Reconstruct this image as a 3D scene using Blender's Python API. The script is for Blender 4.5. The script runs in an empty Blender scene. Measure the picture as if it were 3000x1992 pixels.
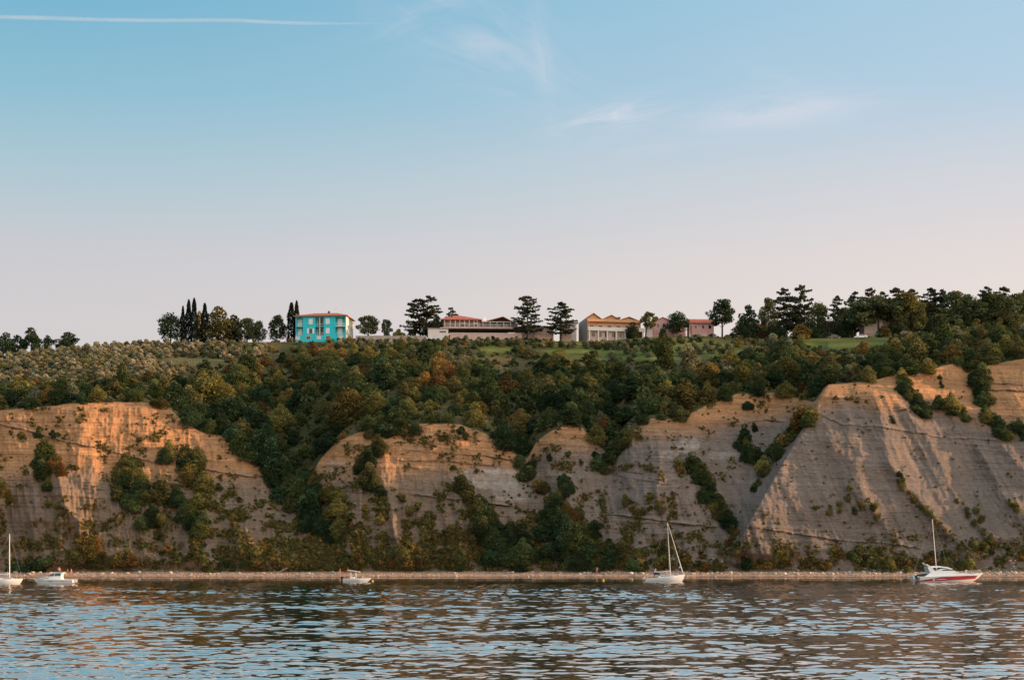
import bpy, math, random
import numpy as np
from mathutils import Vector, Matrix

random.seed(7)
rng = np.random.default_rng(11)
sc = bpy.context.scene
COL = sc.collection
R = math.radians

# ------------------------------------------------------------------ camera model
F, HZ, CH = 4583.0, 1642.0, 4.0            # focal length and horizon row in photo pixels, eye height


def PX(px, Y):
    return (px - 1500.0) * Y / F


def PZ(py, Y):
    return CH + (HZ - py) * Y / F


cam_d = bpy.data.cameras.new("camera")
cam = bpy.data.objects.new("camera", cam_d)
COL.objects.link(cam)
cam.location = (0, 0, CH)
cam.rotation_euler = (R(90), 0, 0)
cam_d.sensor_width = 36.0
cam_d.lens = F / 3000 * 36
cam_d.shift_y = (HZ - 996) / 3000
cam_d.clip_start = 0.5
cam_d.clip_end = 150000
sc.camera = cam

# ------------------------------------------------------------------ light
SUN_EL, SUN_AZ = 11.0, -2.0                 # degrees above horizon, degrees from +X towards the viewer
S = Vector((math.cos(R(SUN_EL)) * math.cos(R(SUN_AZ)), -math.cos(R(SUN_EL)) * math.sin(R(SUN_AZ)), math.sin(R(SUN_EL))))
sd = bpy.data.lights.new("sun", 'SUN')
sd.energy = 3.5
sd.angle = R(0.6)
sd.color = (1.0, 0.58, 0.30)
so = bpy.data.objects.new("sun", sd)
COL.objects.link(so)
so.rotation_euler = S.to_track_quat('Z', 'Y').to_euler()
so.location = (200, -100, 200)

w = bpy.data.worlds.new("World")
sc.world = w
w.use_nodes = True
nt = w.node_tree
nt.nodes.clear()
N = nt.nodes.new
L = nt.links.new
out = N("ShaderNodeOutputWorld")
bg = N("ShaderNodeBackground")
sky = N("ShaderNodeTexSky")
sky.sky_type = 'NISHITA'
sky.sun_disc = False
sky.sun_elevation = R(SUN_EL)
sky.sun_rotation = math.atan2(S.x, S.y)
sky.air_density = 1.0
sky.dust_density = 0.6
sky.ozone_density = 2.0
bg.inputs['Strength'].default_value = 0.15
tc = N("ShaderNodeTexCoord")
sep = N("ShaderNodeSeparateXYZ")
L(tc.outputs['Generated'], sep.inputs[0])
EXPO = 1.0
FILL_GAIN = 3.15


def lin(c):
    return tuple(((v / 255 + 0.055) / 1.055) ** 2.4 if v > 10 else v / 255 / 12.92 for v in c)


def sky_ramp(stops):
    rp = N("ShaderNodeValToRGB")
    L(sep.outputs['Z'], rp.inputs[0])
    el = rp.color_ramp.elements
    el.remove(el[-1])
    for i, (p, c_) in enumerate(stops):
        e_ = el[0] if i == 0 else el.new(p)
        e_.position = p
        e_.color = (*lin(c_), 1)
    return rp


# the evening sky: blue away from the sun, pale and rosy low down and towards the sun
away = sky_ramp([(0.0, (214, 202, 200)), (0.15, (211, 201, 200)), (0.19, (203, 200, 203)), (0.235, (173, 198, 207)), (0.28, (141, 189, 207)), (0.34, (108, 176, 205)), (0.44, (176, 196, 204)), (1.0, (140, 172, 198))])  # unseen band above the frame is paled to whiten sea reflections
near = sky_ramp([(0.0, (240, 214, 198)), (0.15, (236, 219, 208)), (0.19, (230, 216, 211)), (0.235, (213, 212, 216)), (0.28, (184, 206, 223)), (0.34, (170, 205, 224)), (0.44, (188, 202, 210)), (1.0, (140, 172, 198))])
mrx = N("ShaderNodeMapRange")
mrx.inputs[1].default_value = -0.36
mrx.inputs[2].default_value = 0.36
mrx.interpolation_type = 'SMOOTHSTEP'
L(sep.outputs['X'], mrx.inputs[0])
mxs = N("ShaderNodeMix")
mxs.data_type = 'RGBA'
L(mrx.outputs[0], mxs.inputs[0])
L(away.outputs[0], mxs.inputs[6])
L(near.outputs[0], mxs.inputs[7])
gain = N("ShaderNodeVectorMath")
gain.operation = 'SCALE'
# the unseen sky behind the viewer is brightened as added fill light
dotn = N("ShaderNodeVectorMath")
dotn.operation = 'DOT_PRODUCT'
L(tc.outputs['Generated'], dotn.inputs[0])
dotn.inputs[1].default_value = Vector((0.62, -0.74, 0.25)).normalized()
fill_range = N("ShaderNodeMapRange")
fill_range.interpolation_type = 'SMOOTHSTEP'
fill_range.inputs[1].default_value = -0.15
fill_range.inputs[2].default_value = 0.95
fill_range.inputs[3].default_value = 1 / (0.15 * 2 ** EXPO)
fill_range.inputs[4].default_value = FILL_GAIN / (0.15 * 2 ** EXPO)
L(dotn.outputs['Value'], fill_range.inputs[0])
L(fill_range.outputs[0], gain.inputs['Scale'])


def mth(op, a, b_=None, clamp=False):
    n_ = N("ShaderNodeMath")
    n_.operation = op
    n_.use_clamp = clamp
    for i_, v_ in enumerate((a, b_)):
        if v_ is None:
            continue
        if isinstance(v_, (int, float)):
            n_.inputs[i_].default_value = v_
        else:
            L(v_, n_.inputs[i_])
    return n_.outputs[0]


# thin cirrus: wisps drawn out along the wind, by compass bearing and height
az = mth('ARCTAN2', sep.outputs['X'], sep.outputs['Y'])
elv = mth('ARCSINE', sep.outputs['Z'])


def wisp(px, py, rx, ry, tilt, sx, sy, lo, hi, amt, seed):
    a0 = math.atan((px - 1500) / F)
    e0 = math.atan((HZ - py) / math.hypot(F, px - 1500))
    da = mth('SUBTRACT', az, a0)
    de = mth('SUBTRACT', elv, e0)
    ct, st_ = math.cos(R(tilt)), math.sin(R(tilt))
    u = mth('ADD', mth('MULTIPLY', da, ct), mth('MULTIPLY', de, st_))
    v = mth('SUBTRACT', mth('MULTIPLY', de, ct), mth('MULTIPLY', da, st_))
    d2 = mth('ADD', mth('POWER', mth('ABSOLUTE', mth('DIVIDE', u, rx / F)), 2.0), mth('POWER', mth('ABSOLUTE', mth('DIVIDE', v, ry / F)), 2.0))
    fall = mth('POWER', 2.718, mth('MULTIPLY', d2, -1.0))
    cb = N("ShaderNodeCombineXYZ")
    L(mth('MULTIPLY', u, sx), cb.inputs[0])
    L(mth('MULTIPLY', v, sy), cb.inputs[1])
    cb.inputs[2].default_value = seed
    nz = N("ShaderNodeTexNoise")
    nz.inputs['Scale'].default_value = 1.0
    nz.inputs['Detail'].default_value = 7
    nz.inputs['Roughness'].default_value = 0.6
    nz.inputs['Distortion'].default_value = 0.8
    L(cb.outputs[0], nz.inputs['Vector'])
    m_ = N("ShaderNodeMapRange")
    m_.inputs[1].default_value = lo
    m_.inputs[2].default_value = hi
    m_.interpolation_type = 'SMOOTHSTEP'
    L(nz.outputs['Fac'], m_.inputs[0])
    return mth('MULTIPLY', mth('MULTIPLY', fall, m_.outputs[0]), amt)


ws = [wisp(1790, 345, 150, 34, 12, 22, 90, 0.3, 0.7, 1.0, 1.0), wisp(2300, 330, 240, 40, 4, 16, 80, 0.25, 0.65, 0.75, 2.0), wisp(2260, 260, 160, 60, -8, 14, 60, 0.35, 0.75, 0.35, 3.0),
      wisp(1400, 110, 300, 120, -28, 10, 40, 0.35, 0.75, 0.5, 4.0), wisp(1585, 120, 24, 150, 8, 60, 10, 0.2, 0.7, 0.35, 5.0), wisp(2000, 400, 400, 60, 5, 10, 50, 0.4, 0.8, 0.3, 6.0), wisp(1250, 40, 160, 60, 20, 14, 50, 0.4, 0.8, 0.35, 7.0)]
tot = ws[0]
for q in ws[1:]:
    tot = mth('ADD', tot, q, True)
cmx = N("ShaderNodeMix")
cmx.data_type = 'RGBA'
L(tot, cmx.inputs[0])
L(mxs.outputs[2], cmx.inputs[6])
cmx.inputs[7].default_value = (*lin((222, 221, 228)), 1)
wrm = N("ShaderNodeMapRange")  # warm tint on the added fill sky behind the viewer
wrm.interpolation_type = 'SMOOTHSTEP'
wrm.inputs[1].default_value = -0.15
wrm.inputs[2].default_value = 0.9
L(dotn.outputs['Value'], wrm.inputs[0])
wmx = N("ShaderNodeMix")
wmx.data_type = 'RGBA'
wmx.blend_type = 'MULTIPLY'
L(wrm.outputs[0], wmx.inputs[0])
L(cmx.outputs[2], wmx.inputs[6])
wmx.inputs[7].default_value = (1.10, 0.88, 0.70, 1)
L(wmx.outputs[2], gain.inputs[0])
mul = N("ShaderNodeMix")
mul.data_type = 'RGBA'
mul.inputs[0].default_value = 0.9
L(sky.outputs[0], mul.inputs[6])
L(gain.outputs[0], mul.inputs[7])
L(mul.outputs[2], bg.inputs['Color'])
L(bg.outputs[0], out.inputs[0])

sc.view_settings.view_transform = 'Standard'
sc.view_settings.look = 'None'
sc.view_settings.gamma = 1
sc.view_settings.exposure = EXPO
sc.render.engine = 'CYCLES'
sc.cycles.max_bounces = 6
sc.cycles.diffuse_bounces = 3
sc.cycles.glossy_bounces = 3
sc.cycles.transparent_max_bounces = 12
sc.cycles.caustics_reflective = False
sc.cycles.caustics_refractive = False
try:
    sc.cycles.use_denoising = True
except Exception:
    pass


# ------------------------------------------------------------------ noise
_T = rng.random((8, 256, 256))


def vn(x, y, s=0):
    x = np.asarray(x, float)
    y = np.asarray(y, float)
    x, y = np.broadcast_arrays(x, y)
    t = _T[s % 8]
    x0 = np.floor(x).astype(int)
    y0 = np.floor(y).astype(int)
    fx = x - x0
    fy = y - y0
    fx = fx * fx * (3 - 2 * fx)
    fy = fy * fy * (3 - 2 * fy)
    ox = 37 * s
    a = t[(x0 + ox) & 255, y0 & 255]
    b = t[(x0 + 1 + ox) & 255, y0 & 255]
    c = t[(x0 + ox) & 255, (y0 + 1) & 255]
    d = t[(x0 + 1 + ox) & 255, (y0 + 1) & 255]
    return (a * (1 - fx) + b * fx) * (1 - fy) + (c * (1 - fx) + d * fx) * fy


def fbm(x, y, o=4, s=0):
    v = 0
    a = 0.5
    for i in range(o):
        v = v + a * (vn(x * 2 ** i, y * 2 ** i, s + i) - 0.5) * 2
        a *= 0.5
    return v


def ridged(x, y, o=3, s=0):
    v = 0
    a = 0.6
    for i in range(o):
        v = v + a * (1 - np.abs(vn(x * 2 ** i, y * 2 ** i, s + i) * 2 - 1))
        a *= 0.45
    return v


def sstep(a, b, x):
    t = np.clip((x - a) / (b - a), 0, 1)
    return t * t * (3 - 2 * t)


# ------------------------------------------------------------------ materials
MATS = {}


def mat(name, color, rough=0.7, metallic=0.0, noise=0.0, nscale=3.0, spec=0.3):
    if name in MATS:
        return MATS[name]
    m = bpy.data.materials.new(name)
    m.use_nodes = True
    t = m.node_tree
    b = t.nodes["Principled BSDF"]
    b.inputs['Roughness'].default_value = rough
    b.inputs['Metallic'].default_value = metallic
    b.inputs['Specular IOR Level'].default_value = spec
    if noise > 0:
        co = t.nodes.new("ShaderNodeTexCoord")
        n = t.nodes.new("ShaderNodeTexNoise")
        n.inputs['Scale'].default_value = nscale
        n.inputs['Detail'].default_value = 5
        t.links.new(co.outputs['Object'], n.inputs['Vector'])
        mr = t.nodes.new("ShaderNodeMapRange")
        mr.inputs[1].default_value = 0.25
        mr.inputs[2].default_value = 0.75
        mr.inputs[3].default_value = 1 - noise
        mr.inputs[4].default_value = 1 + noise
        t.links.new(n.outputs['Fac'], mr.inputs[0])
        mx = t.nodes.new("ShaderNodeMix")
        mx.data_type = 'RGBA'
        mx.blend_type = 'MULTIPLY'
        mx.inputs[0].default_value = 1
        mx.inputs[6].default_value = (*color, 1)
        t.links.new(mr.outputs[0], mx.inputs[7])
        t.links.new(mx.outputs[2], b.inputs['Base Color'])
    else:
        b.inputs['Base Color'].default_value = (*color, 1)
    MATS[name] = m
    return m


def foliage_mat(name, transl=0.25):
    m = bpy.data.materials.new(name)
    m.use_nodes = True
    t = m.node_tree
    t.nodes.clear()
    o = t.nodes.new("ShaderNodeOutputMaterial")
    oi = t.nodes.new("ShaderNodeObjectInfo")
    at = t.nodes.new("ShaderNodeAttribute")
    at.attribute_name = "tint"
    mx = t.nodes.new("ShaderNodeMix")
    mx.data_type = 'RGBA'
    mx.blend_type = 'MULTIPLY'
    mx.inputs[0].default_value = 1
    t.links.new(oi.outputs['Color'], mx.inputs[6])
    t.links.new(at.outputs['Color'], mx.inputs[7])
    d = t.nodes.new("ShaderNodeBsdfDiffuse")
    tr = t.nodes.new("ShaderNodeBsdfTranslucent")
    t.links.new(mx.outputs[2], d.inputs[0])
    t.links.new(mx.outputs[2], tr.inputs[0])
    ms = t.nodes.new("ShaderNodeMixShader")
    ms.inputs[0].default_value = transl
    t.links.new(d.outputs[0], ms.inputs[1])
    t.links.new(tr.outputs[0], ms.inputs[2])
    t.links.new(ms.outputs[0], o.inputs[0])
    return m


M_LEAF = foliage_mat("leaf_foliage", 0.36)
M_BARK = mat("tree_bark", (0.07, 0.05, 0.038), 0.9, noise=0.4, nscale=2)


# ------------------------------------------------------------------ object helpers
def link(o, parent=None):
    COL.objects.link(o)
    if parent is not None:
        o.parent = parent
    return o


def tag(o, label=None, cat=None, group=None, kind=None):
    if label:
        o["label"] = label
    if cat:
        o["category"] = cat
    if group:
        o["group"] = group
    if kind:
        o["kind"] = kind
    return o


def empty(name, loc, rz=0.0):
    o = bpy.data.objects.new(name, None)
    o.location = loc
    o.rotation_euler = (0, 0, rz)
    o.empty_display_size = 0.3
    return link(o)


def mesh_np(name, V, Fq, mats, smooth=False, tint=None, attr="tint"):
    """V (n,3), Fq (m,4) or (m,3) int arrays."""
    me = bpy.data.meshes.new(name)
    V = np.asarray(V, np.float32)
    Fq = np.asarray(Fq, np.int32)
    k = Fq.shape[1]
    me.vertices.add(len(V))
    me.vertices.foreach_set("co", V.ravel())
    me.loops.add(Fq.size)
    me.loops.foreach_set("vertex_index", Fq.ravel())
    me.polygons.add(len(Fq))
    me.polygons.foreach_set("loop_start", np.arange(0, Fq.size, k, dtype=np.int32))
    me.polygons.foreach_set("loop_total", np.full(len(Fq), k, np.int32))
    if smooth:
        me.polygons.foreach_set("use_smooth", np.ones(len(Fq), bool))
    for m in mats if isinstance(mats, (list, tuple)) else [mats]:
        me.materials.append(m)
    if tint is not None:
        a = me.color_attributes.new(attr, 'FLOAT_COLOR', 'POINT')
        c = np.ones((len(V), 4), np.float32)
        tint = np.asarray(tint)
        c[:, :tint.shape[-1]] = tint
        a.data.foreach_set("color", c.ravel())
    me.update(calc_edges=True)
    me.validate()
    return me


class MB:
    """collects boxes, prisms and bars; build() links them as one mesh object"""

    def __init__(self):
        self.v = []
        self.f = []

    def box(self, x0, x1, y0, y1, z0, z1):
        b = len(self.v)
        self.v += [(x0, y0, z0), (x1, y0, z0), (x1, y1, z0), (x0, y1, z0), (x0, y0, z1), (x1, y0, z1), (x1, y1, z1), (x0, y1, z1)]
        self.f += [(b, b + 3, b + 2, b + 1), (b + 4, b + 5, b + 6, b + 7), (b, b + 1, b + 5, b + 4), (b + 1, b + 2, b + 6, b + 5), (b + 2, b + 3, b + 7, b + 6), (b + 3, b, b + 4, b + 7)]
        return self

    def prism(self, poly, a0, a1, axis='y'):
        """poly: 2D points; axis y: poly in (x,z); axis x: (y,z); axis z: (x,y)"""
        b = len(self.v)
        n = len(poly)
        for a in (a0, a1):
            for p, q in poly:
                self.v.append({'y': (p, a, q), 'x': (a, p, q), 'z': (p, q, a)}[axis])
        self.f.append(tuple(range(b, b + n))[::-1])
        self.f.append(tuple(range(b + n, b + 2 * n)))
        for i in range(n):
            j = (i + 1) % n
            self.f.append((b + i, b + j, b + n + j, b + n + i))
        return self

    def poly(self, pts):
        b = len(self.v)
        self.v += [tuple(p) for p in pts]
        self.f.append(tuple(range(b, b + len(pts))))
        return self

    def bar(self, p, q, r0, r1=None, n=6):
        r1 = r0 if r1 is None else r1
        p = Vector(p)
        q = Vector(q)
        d = (q - p).normalized()
        u = d.orthogonal().normalized()
        v = d.cross(u)
        b = len(self.v)
        for c, r in ((p, r0), (q, r1)):
            for i in range(n):
                t = 2 * math.pi * i / n
                self.v.append(tuple(c + (u * math.cos(t) + v * math.sin(t)) * r))
        for i in range(n):
            j = (i + 1) % n
            self.f.append((b + i, b + j, b + n + j, b + n + i))
        self.f.append(tuple(range(b, b + n))[::-1])
        self.f.append(tuple(range(b + n, b + 2 * n)))
        return self

    def build(self, name, m, parent=None, smooth=False):
        me = bpy.data.meshes.new(name)
        me.from_pydata(self.v, [], self.f)
        me.materials.append(m)
        if smooth:
            for p in me.polygons:
                p.use_smooth = True
        me.update()
        return link(bpy.data.objects.new(name, me), parent)


# ------------------------------------------------------------------ terrain
RIM = [(-800, 1230), (-200, 1210), (0, 1203), (127, 1190), (292, 1178), (430, 1180), (500, 1200), (540, 1240), (590, 1268), (686, 1280), (750, 1321), (788, 1385), (826, 1440), (870, 1455), (900, 1410), (940, 1345), (991, 1290),
       (1080, 1256), (1207, 1243), (1347, 1243), (1423, 1273), (1490, 1320), (1530, 1352), (1548, 1340), (1575, 1290), (1652, 1246), (1703, 1252), (1745, 1300), (1785, 1330), (1815, 1312), (1842, 1272), (1906, 1228),
       (1982, 1232), (2084, 1184), (2160, 1155), (2287, 1152), (2350, 1172), (2385, 1185), (2400, 1165), (2427, 1131), (2541, 1120), (2617, 1097), (2656, 1101), (2732, 1082), (2795, 1063), (2846, 1082), (2910, 1067), (3000, 1050),
       (3300, 1030), (3900, 1020)]
CREST = [(-800, 1081), (-200, 1058), (0, 1046), (160, 1033), (255, 1020), (450, 1012), (575, 1007), (750, 1002), (1050, 1001), (1250, 1000), (1500, 994), (1650, 1000), (1750, 1000), (1900, 988), (2060, 984), (2200, 992), (2330, 993), (2520, 989), (2700, 979), (2850, 964), (3000, 956), (3300, 949), (3900, 954)]
CRESTY = [(-800, 500), (0, 512), (400, 528), (900, 538), (1400, 538), (1800, 545), (2200, 552), (2600, 556), (3000, 560), (3900, 570)]


def ip(tab, x):
    t = np.array(tab, float)
    return np.interp(x, t[:, 0], t[:, 1])


dense = np.arange(-260, 3262, 2.6)
left = -260 - np.geomspace(6, 5200, 34)[::-1]
right = 3262 + np.geomspace(6, 5200, 34)
pxs = np.concatenate([left, dense, right])
NC = len(pxs)
rim_py = ip(RIM, pxs) + 5 * fbm(pxs / 26, 0 * pxs + 3.3, 3, 1)
k = np.ones(5) / 5
rim_py = np.convolve(np.pad(rim_py, 2, 'edge'), k, 'valid')
crest_py = ip(CREST, pxs)
crest_Y = ip(CRESTY, pxs)
shore_Y = 380 + 1.5 * fbm(pxs / 40, pxs * 0 + 2.1, 3, 5) + 3.5 * fbm(pxs / 260, pxs * 0 + 9.1, 3, 2)
foot_Y = 388.5 + 2.0 * fbm(pxs / 180, pxs * 0 + 1.7, 3, 3)


# slow in and out swing of the cliff line: buttresses stand forward, gullies are set back (metres, + is back)
RECESS = [(-800, -6), (0, -6), (230, -6), (430, -0.5), (600, 4), (750, 9), (850, 12), (930, 7), (1040, 0), (1250, -2), (1400, -1), (1500, 4), (1545, 6), (1600, 2), (1660, 0), (1740, 3), (1790, 5), (1850, -1), (1930, -5), (2010, -3),
          (2100, 0), (2300, -1), (2430, -3), (2520, -4), (2620, -2), (2700, 0), (2800, 1), (2850, 3), (3000, 0), (3900, 3)]


def face_Y(px, z, fy):
    """cliff face: talus below, steeper above"""
    zz = np.maximum(z, 1.2)
    t = np.minimum(zz - 1.2, 7) * 0.95 + np.maximum(zz - 8.2, 0) * 0.58
    rec = ip(RECESS, px) * sstep(4, 26, zz)
    # the V-shaped gully in front of the great buttress
    py_ = HZ - (zz - CH) * F / (fy + t)
    gl = 1975 + 0.40 * (py_ - 1240)
    gr_ = np.minimum(2427 - 0.58 * (py_ - 1132), 2450)
    wd_ = np.maximum(gr_ - gl, 1)
    u = np.clip((px - gl) / wd_, 0, 1)
    rec = rec + 17 * np.clip(wd_ / 330, 0, 1.15) * u ** 1.3 * (1 - u) ** 0.55 * 1.9
    return fy + t + rec


zr = np.full(NC, 40.0)
for _ in range(12):
    zr = PZ(rim_py, face_Y(pxs, zr, foot_Y))
Yr = face_Y(pxs, zr, foot_Y)
zc = PZ(crest_py, crest_Y)

NB, NCL, NH = 14, 270, 120
rows_Y, rows_Z, rows_kind = [], [], []
for y_, z_ in ((-60, -9), (-25, -4), (-8, -1.2), (-3, -0.45)):
    rows_Y.append(shore_Y + y_)
    rows_Z.append(np.full(NC, z_))
    rows_kind.append(0)
for i in range(NB):
    t = i / (NB - 1)
    Yb = shore_Y + (foot_Y - shore_Y) * t
    Zb = -0.12 + 1.32 * t ** 0.8 + 0.14 * fbm(pxs / 14, pxs * 0 + t * 5, 3, 4) * math.sin(math.pi * t)
    rows_Y.append(Yb)
    rows_Z.append(Zb)
    rows_kind.append(0)
for i in range(1, NCL + 1):
    v = i / NCL
    z = 1.2 + v * (zr - 1.2)
    rows_Y.append(face_Y(pxs, z, foot_Y))
    rows_Z.append(z)
    rows_kind.append(1)
for i in range(1, NH + 1):
    t = (i / NH) ** 1.15
    Y = Yr + (crest_Y - Yr) * t
    Z = zr + (zc - zr) * (t + 0.10 * np.sin(math.pi * t) * (1 - t))
    Z = Z + 1.1 * fbm(PX(pxs, Y) / 16, Y / 16, 3, 5) * math.sin(math.pi * t) ** 0.7
    rows_Y.append(Y)
    rows_Z.append(Z)
    rows_kind.append(2)
for dy, dz in ((8, 0.7), (20, 0.9), (45, 0.8), (90, -1), (180, -8), (400, -22), (900, -40), (2500, -60), (6000, -85)):
    rows_Y.append(crest_Y + dy)
    rows_Z.append(np.maximum(zc + dz, -3))
    rows_kind.append(3)
Yg = np.array(rows_Y)
Zg = np.array(rows_Z)
KIND = np.array(rows_kind)
NR = len(Yg)
PXg = np.broadcast_to(pxs, (NR, NC))
PYg = HZ - (Zg - CH) * F / Yg

# --- relief of the cliff face
cl = np.where(KIND == 1)[0]
c0, c1 = cl[0], cl[-1] + 1
A = PXg[c0:c1]
B = PYg[c0:c1]
vv = ((np.arange(c0, c1) - c0 + 1) / NCL)[:, None] * np.ones((1, NC))
env = sstep(0, 0.06, vv) * (1 - 0.75 * sstep(0.94, 1.0, vv))
D = np.zeros_like(A)                      # metres towards the sea

RIBS = [  # polyline (px,py), height m, width on the shaded (west) side px, width on the lit side px
    ([(2561, 1140), (2580, 1237), (2604, 1357), (2680, 1452), (2767, 1548), (2850, 1640)], 3.6, 42, 120),
    ([(2613, 1170), (2704, 1261), (2752, 1357), (2790, 1438), (2848, 1510), (2930, 1600)], 3.0, 40, 110),
    ([(2728, 1165), (2824, 1256), (2896, 1361), (2940, 1450), (3010, 1530), (3090, 1620)], 3.4, 44, 120),
    ([(2830, 1190), (2920, 1290), (3000, 1380), (3080, 1480)], 2.6, 40, 110),
    ([(2950, 1150), (3040, 1280), (3120, 1400)], 2.4, 40, 100),
    ([(2427, 1132), (2389, 1218), (2336, 1304), (2288, 1366), (2240, 1445), (2195, 1540), (2150, 1640)], 8.0, 40, 230),
    ([(2417, 1260), (2456, 1357), (2489, 1428), (2547, 1486), (2633, 1586), (2680, 1650)], 1.5, 30, 80),
    ([(2490, 1200), (2500, 1330), (2530, 1440), (2590, 1530)], 1.0, 30, 70),
    ([(1905, 1235), (1850, 1340), (1790, 1460), (1770, 1560), (1740, 1650)], 1.9, 70, 160),
    ([(1985, 1240), (2000, 1330), (2040, 1420), (2090, 1520), (2130, 1610)], 1.5, 60, 60),
    ([(2085, 1190), (2110, 1290), (2150, 1400), (2190, 1490), (2215, 1560)], 1.8, 40, 70),
    ([(2040, 1210), (2050, 1300), (2060, 1370)], 1.6, 30, 50),
    ([(1650, 1255), (1640, 1350), (1660, 1450), (1690, 1550), (1700, 1640)], 1.6, 70, 90),
    ([(1330, 1255), (1350, 1350), (1370, 1430), (1390, 1540), (1430, 1650)], 1.2, 110, 120),
    ([(1090, 1280), (1120, 1400), (1160, 1500), (1190, 1600), (1200, 1660)], 1.8, 70, 70),
    ([(1225, 1480), (1245, 1540), (1240, 1600), (1200, 1655)], 2.0, 35, 30),
    ([(1000, 1300), (1030, 1400), (1050, 1500), (1080, 1640)], 1.5, 60, 90),
    ([(240, 1190), (250, 1290), (270, 1400), (300, 1500), (330, 1600), (360, 1655)], 2.4, 90, 150),
    ([(160, 1360), (190, 1480), (241, 1545), (280, 1590), (318, 1630)], 2.2, 34, 34),
    ([(0, 1390), (15, 1500), (35, 1580), (60, 1650)], 2.0, 40, 40),
    ([(110, 1480), (85, 1560), (70, 1650)], 1.7, 40, 34),
    ([(150, 1500), (170, 1580), (180, 1655)], 1.9, 40, 50),
    ([(400, 1420), (420, 1520), (410, 1600), (400, 1650)], 1.6, 36, 40),
    ([(545, 1580), (570, 1620), (610, 1665)], 1.8, 36, 40),
    ([(620, 1290), (640, 1420), (660, 1520), (680, 1620)], 1.6, 60, 80),
    ([(720, 1330), (700, 1450), (720, 1560), (760, 1650)], 1.4, 50, 60),
    ([(470, 1210), (480, 1300), (500, 1400)], 1.0, 80, 60),
]
for pts, h, wl, wr in RIBS:
    p = np.array(pts, float)
    rx = np.interp(B, p[:, 1], p[:, 0])
    rx = rx + 7 * fbm(B / 40, B * 0 + p[0, 0], 2, 6)
    d = A - rx
    ends = sstep(p[0, 1] - 30, p[0, 1] + 40, B) * (1 - sstep(p[-1, 1] - 40, p[-1, 1] + 30, B))
    prof = np.where(d < 0, np.exp(-np.abs(d / wl) ** 1.3), np.exp(-np.abs(d / wr) ** 1.2))
    D += h * prof * ends

lean = np.interp(A, [0, 900, 1800, 2300, 3000], [0.15, 0.1, 0.12, 0.35, 0.55])
U = A - lean * (B - 1300)
low = sstep(1.0, 0.1, vv)
warp = 18 * fbm(A / 90, B / 130, 3, 2)
er = ridged((U + warp) / 62, B / 420, 3, 1) - 0.45
slab = 1 - 0.62 * sstep(2180, 2330, A)
fl = ridged((A - (lean + 0.10) * (B - 1300) + 6 * fbm(A / 60, B / 90, 2, 4)) / 27, B / 500, 2, 6) - 0.4
D += fl * 0.75 * env * (1 - slab) * 1.5
wild = 1 + 0.9 * (1 - sstep(1300, 1750, A)) * sstep(1370, 1480, B)
D += er * (0.55 + 2.5 * low) * env * slab * wild
er2 = ridged((U + warp * 0.5) / 21, B / 160, 2, 3) - 0.4
D += er2 * (0.25 + 0.85 * low) * env * slab * wild
D += 0.9 * fbm(A / 70, B / 70, 4, 4) * env
D += 0.22 * fbm(A / 9, B / 9, 2, 5) * env
# bedding: thin hard beds stand proud, dipping gently to the east
Q = B - 0.045 * A + 7 * fbm(A / 300, B / 200, 2, 6) + 2.0 * fbm(A / 40, B / 40, 2, 1)
bed = 0.20 * (vn(Q / 4.5, Q * 0 + 2.2, 2) - 0.5) + 0.34 * (vn(Q / 13, Q * 0 + 5.2, 3) - 0.5) + 0.3 * (vn(Q / 37, Q * 0 + 8.2, 5) - 0.5)
bedm = 0.35 + 0.9 * vn(A / 120, B / 90, 4)
D += bed * bedm * env * 1.55 * (0.45 + 0.55 * slab)
D += (1.0 * fbm(A / 45, B / 60, 4, 6) + 0.40 * fbm(A / 6.5, B / 30, 3, 3)) * env * slab

LEDGES = [  # hard bed with a notch under it: polyline, thickness m proud
    ([(1800, 1508), (1860, 1515), (1950, 1528), (2030, 1538), (2100, 1545)], 0.7, 6),
    ([(2170, 1545), (2260, 1554), (2400, 1575), (2480, 1585), (2600, 1592), (2700, 1608)], 0.42, 5),
    ([(2395, 1218), (2430, 1235), (2470, 1252), (2560, 1254), (2640, 1266), (2700, 1275), (2760, 1288), (2850, 1290), (2960, 1300)], 0.26, 4),
    ([(0, 1245), (80, 1262), (190, 1295), (300, 1316), (400, 1344), (470, 1360)], 0.5, 5),
    ([(1200, 1447), (1300, 1460), (1400, 1472), (1500, 1482)], 0.7, 5),
    ([(1020, 1440), (1080, 1446)], 0.5, 5),
    ([(760, 1395), (800, 1400)], 0.5, 5),
    ([(2860, 1125), (2920, 1124), (3000, 1130), (3100, 1136)], 0.4, 4),
    ([(2880, 1142), (3000, 1148), (3100, 1150)], 0.5, 4),
    ([(1790, 1372), (1850, 1384), (1960, 1400)], 0.25, 3),
    ([(1790, 1392), (1860, 1404), (1950, 1420)], 0.25, 3),
    ([(1180, 1318), (1300, 1328), (1420, 1336), (1500, 1350)], 0.3, 4),
    ([(1150, 1350), (1300, 1352), (1480, 1370)], 0.3, 4),
    ([(560, 1370), (650, 1385), (750, 1400)], 0.5, 5),
    ([(2190, 1240), (2240, 1230), (2300, 1238)], 0.4, 4),
]
ledge = np.zeros_like(A)
notch = np.zeros_like(A)
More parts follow.
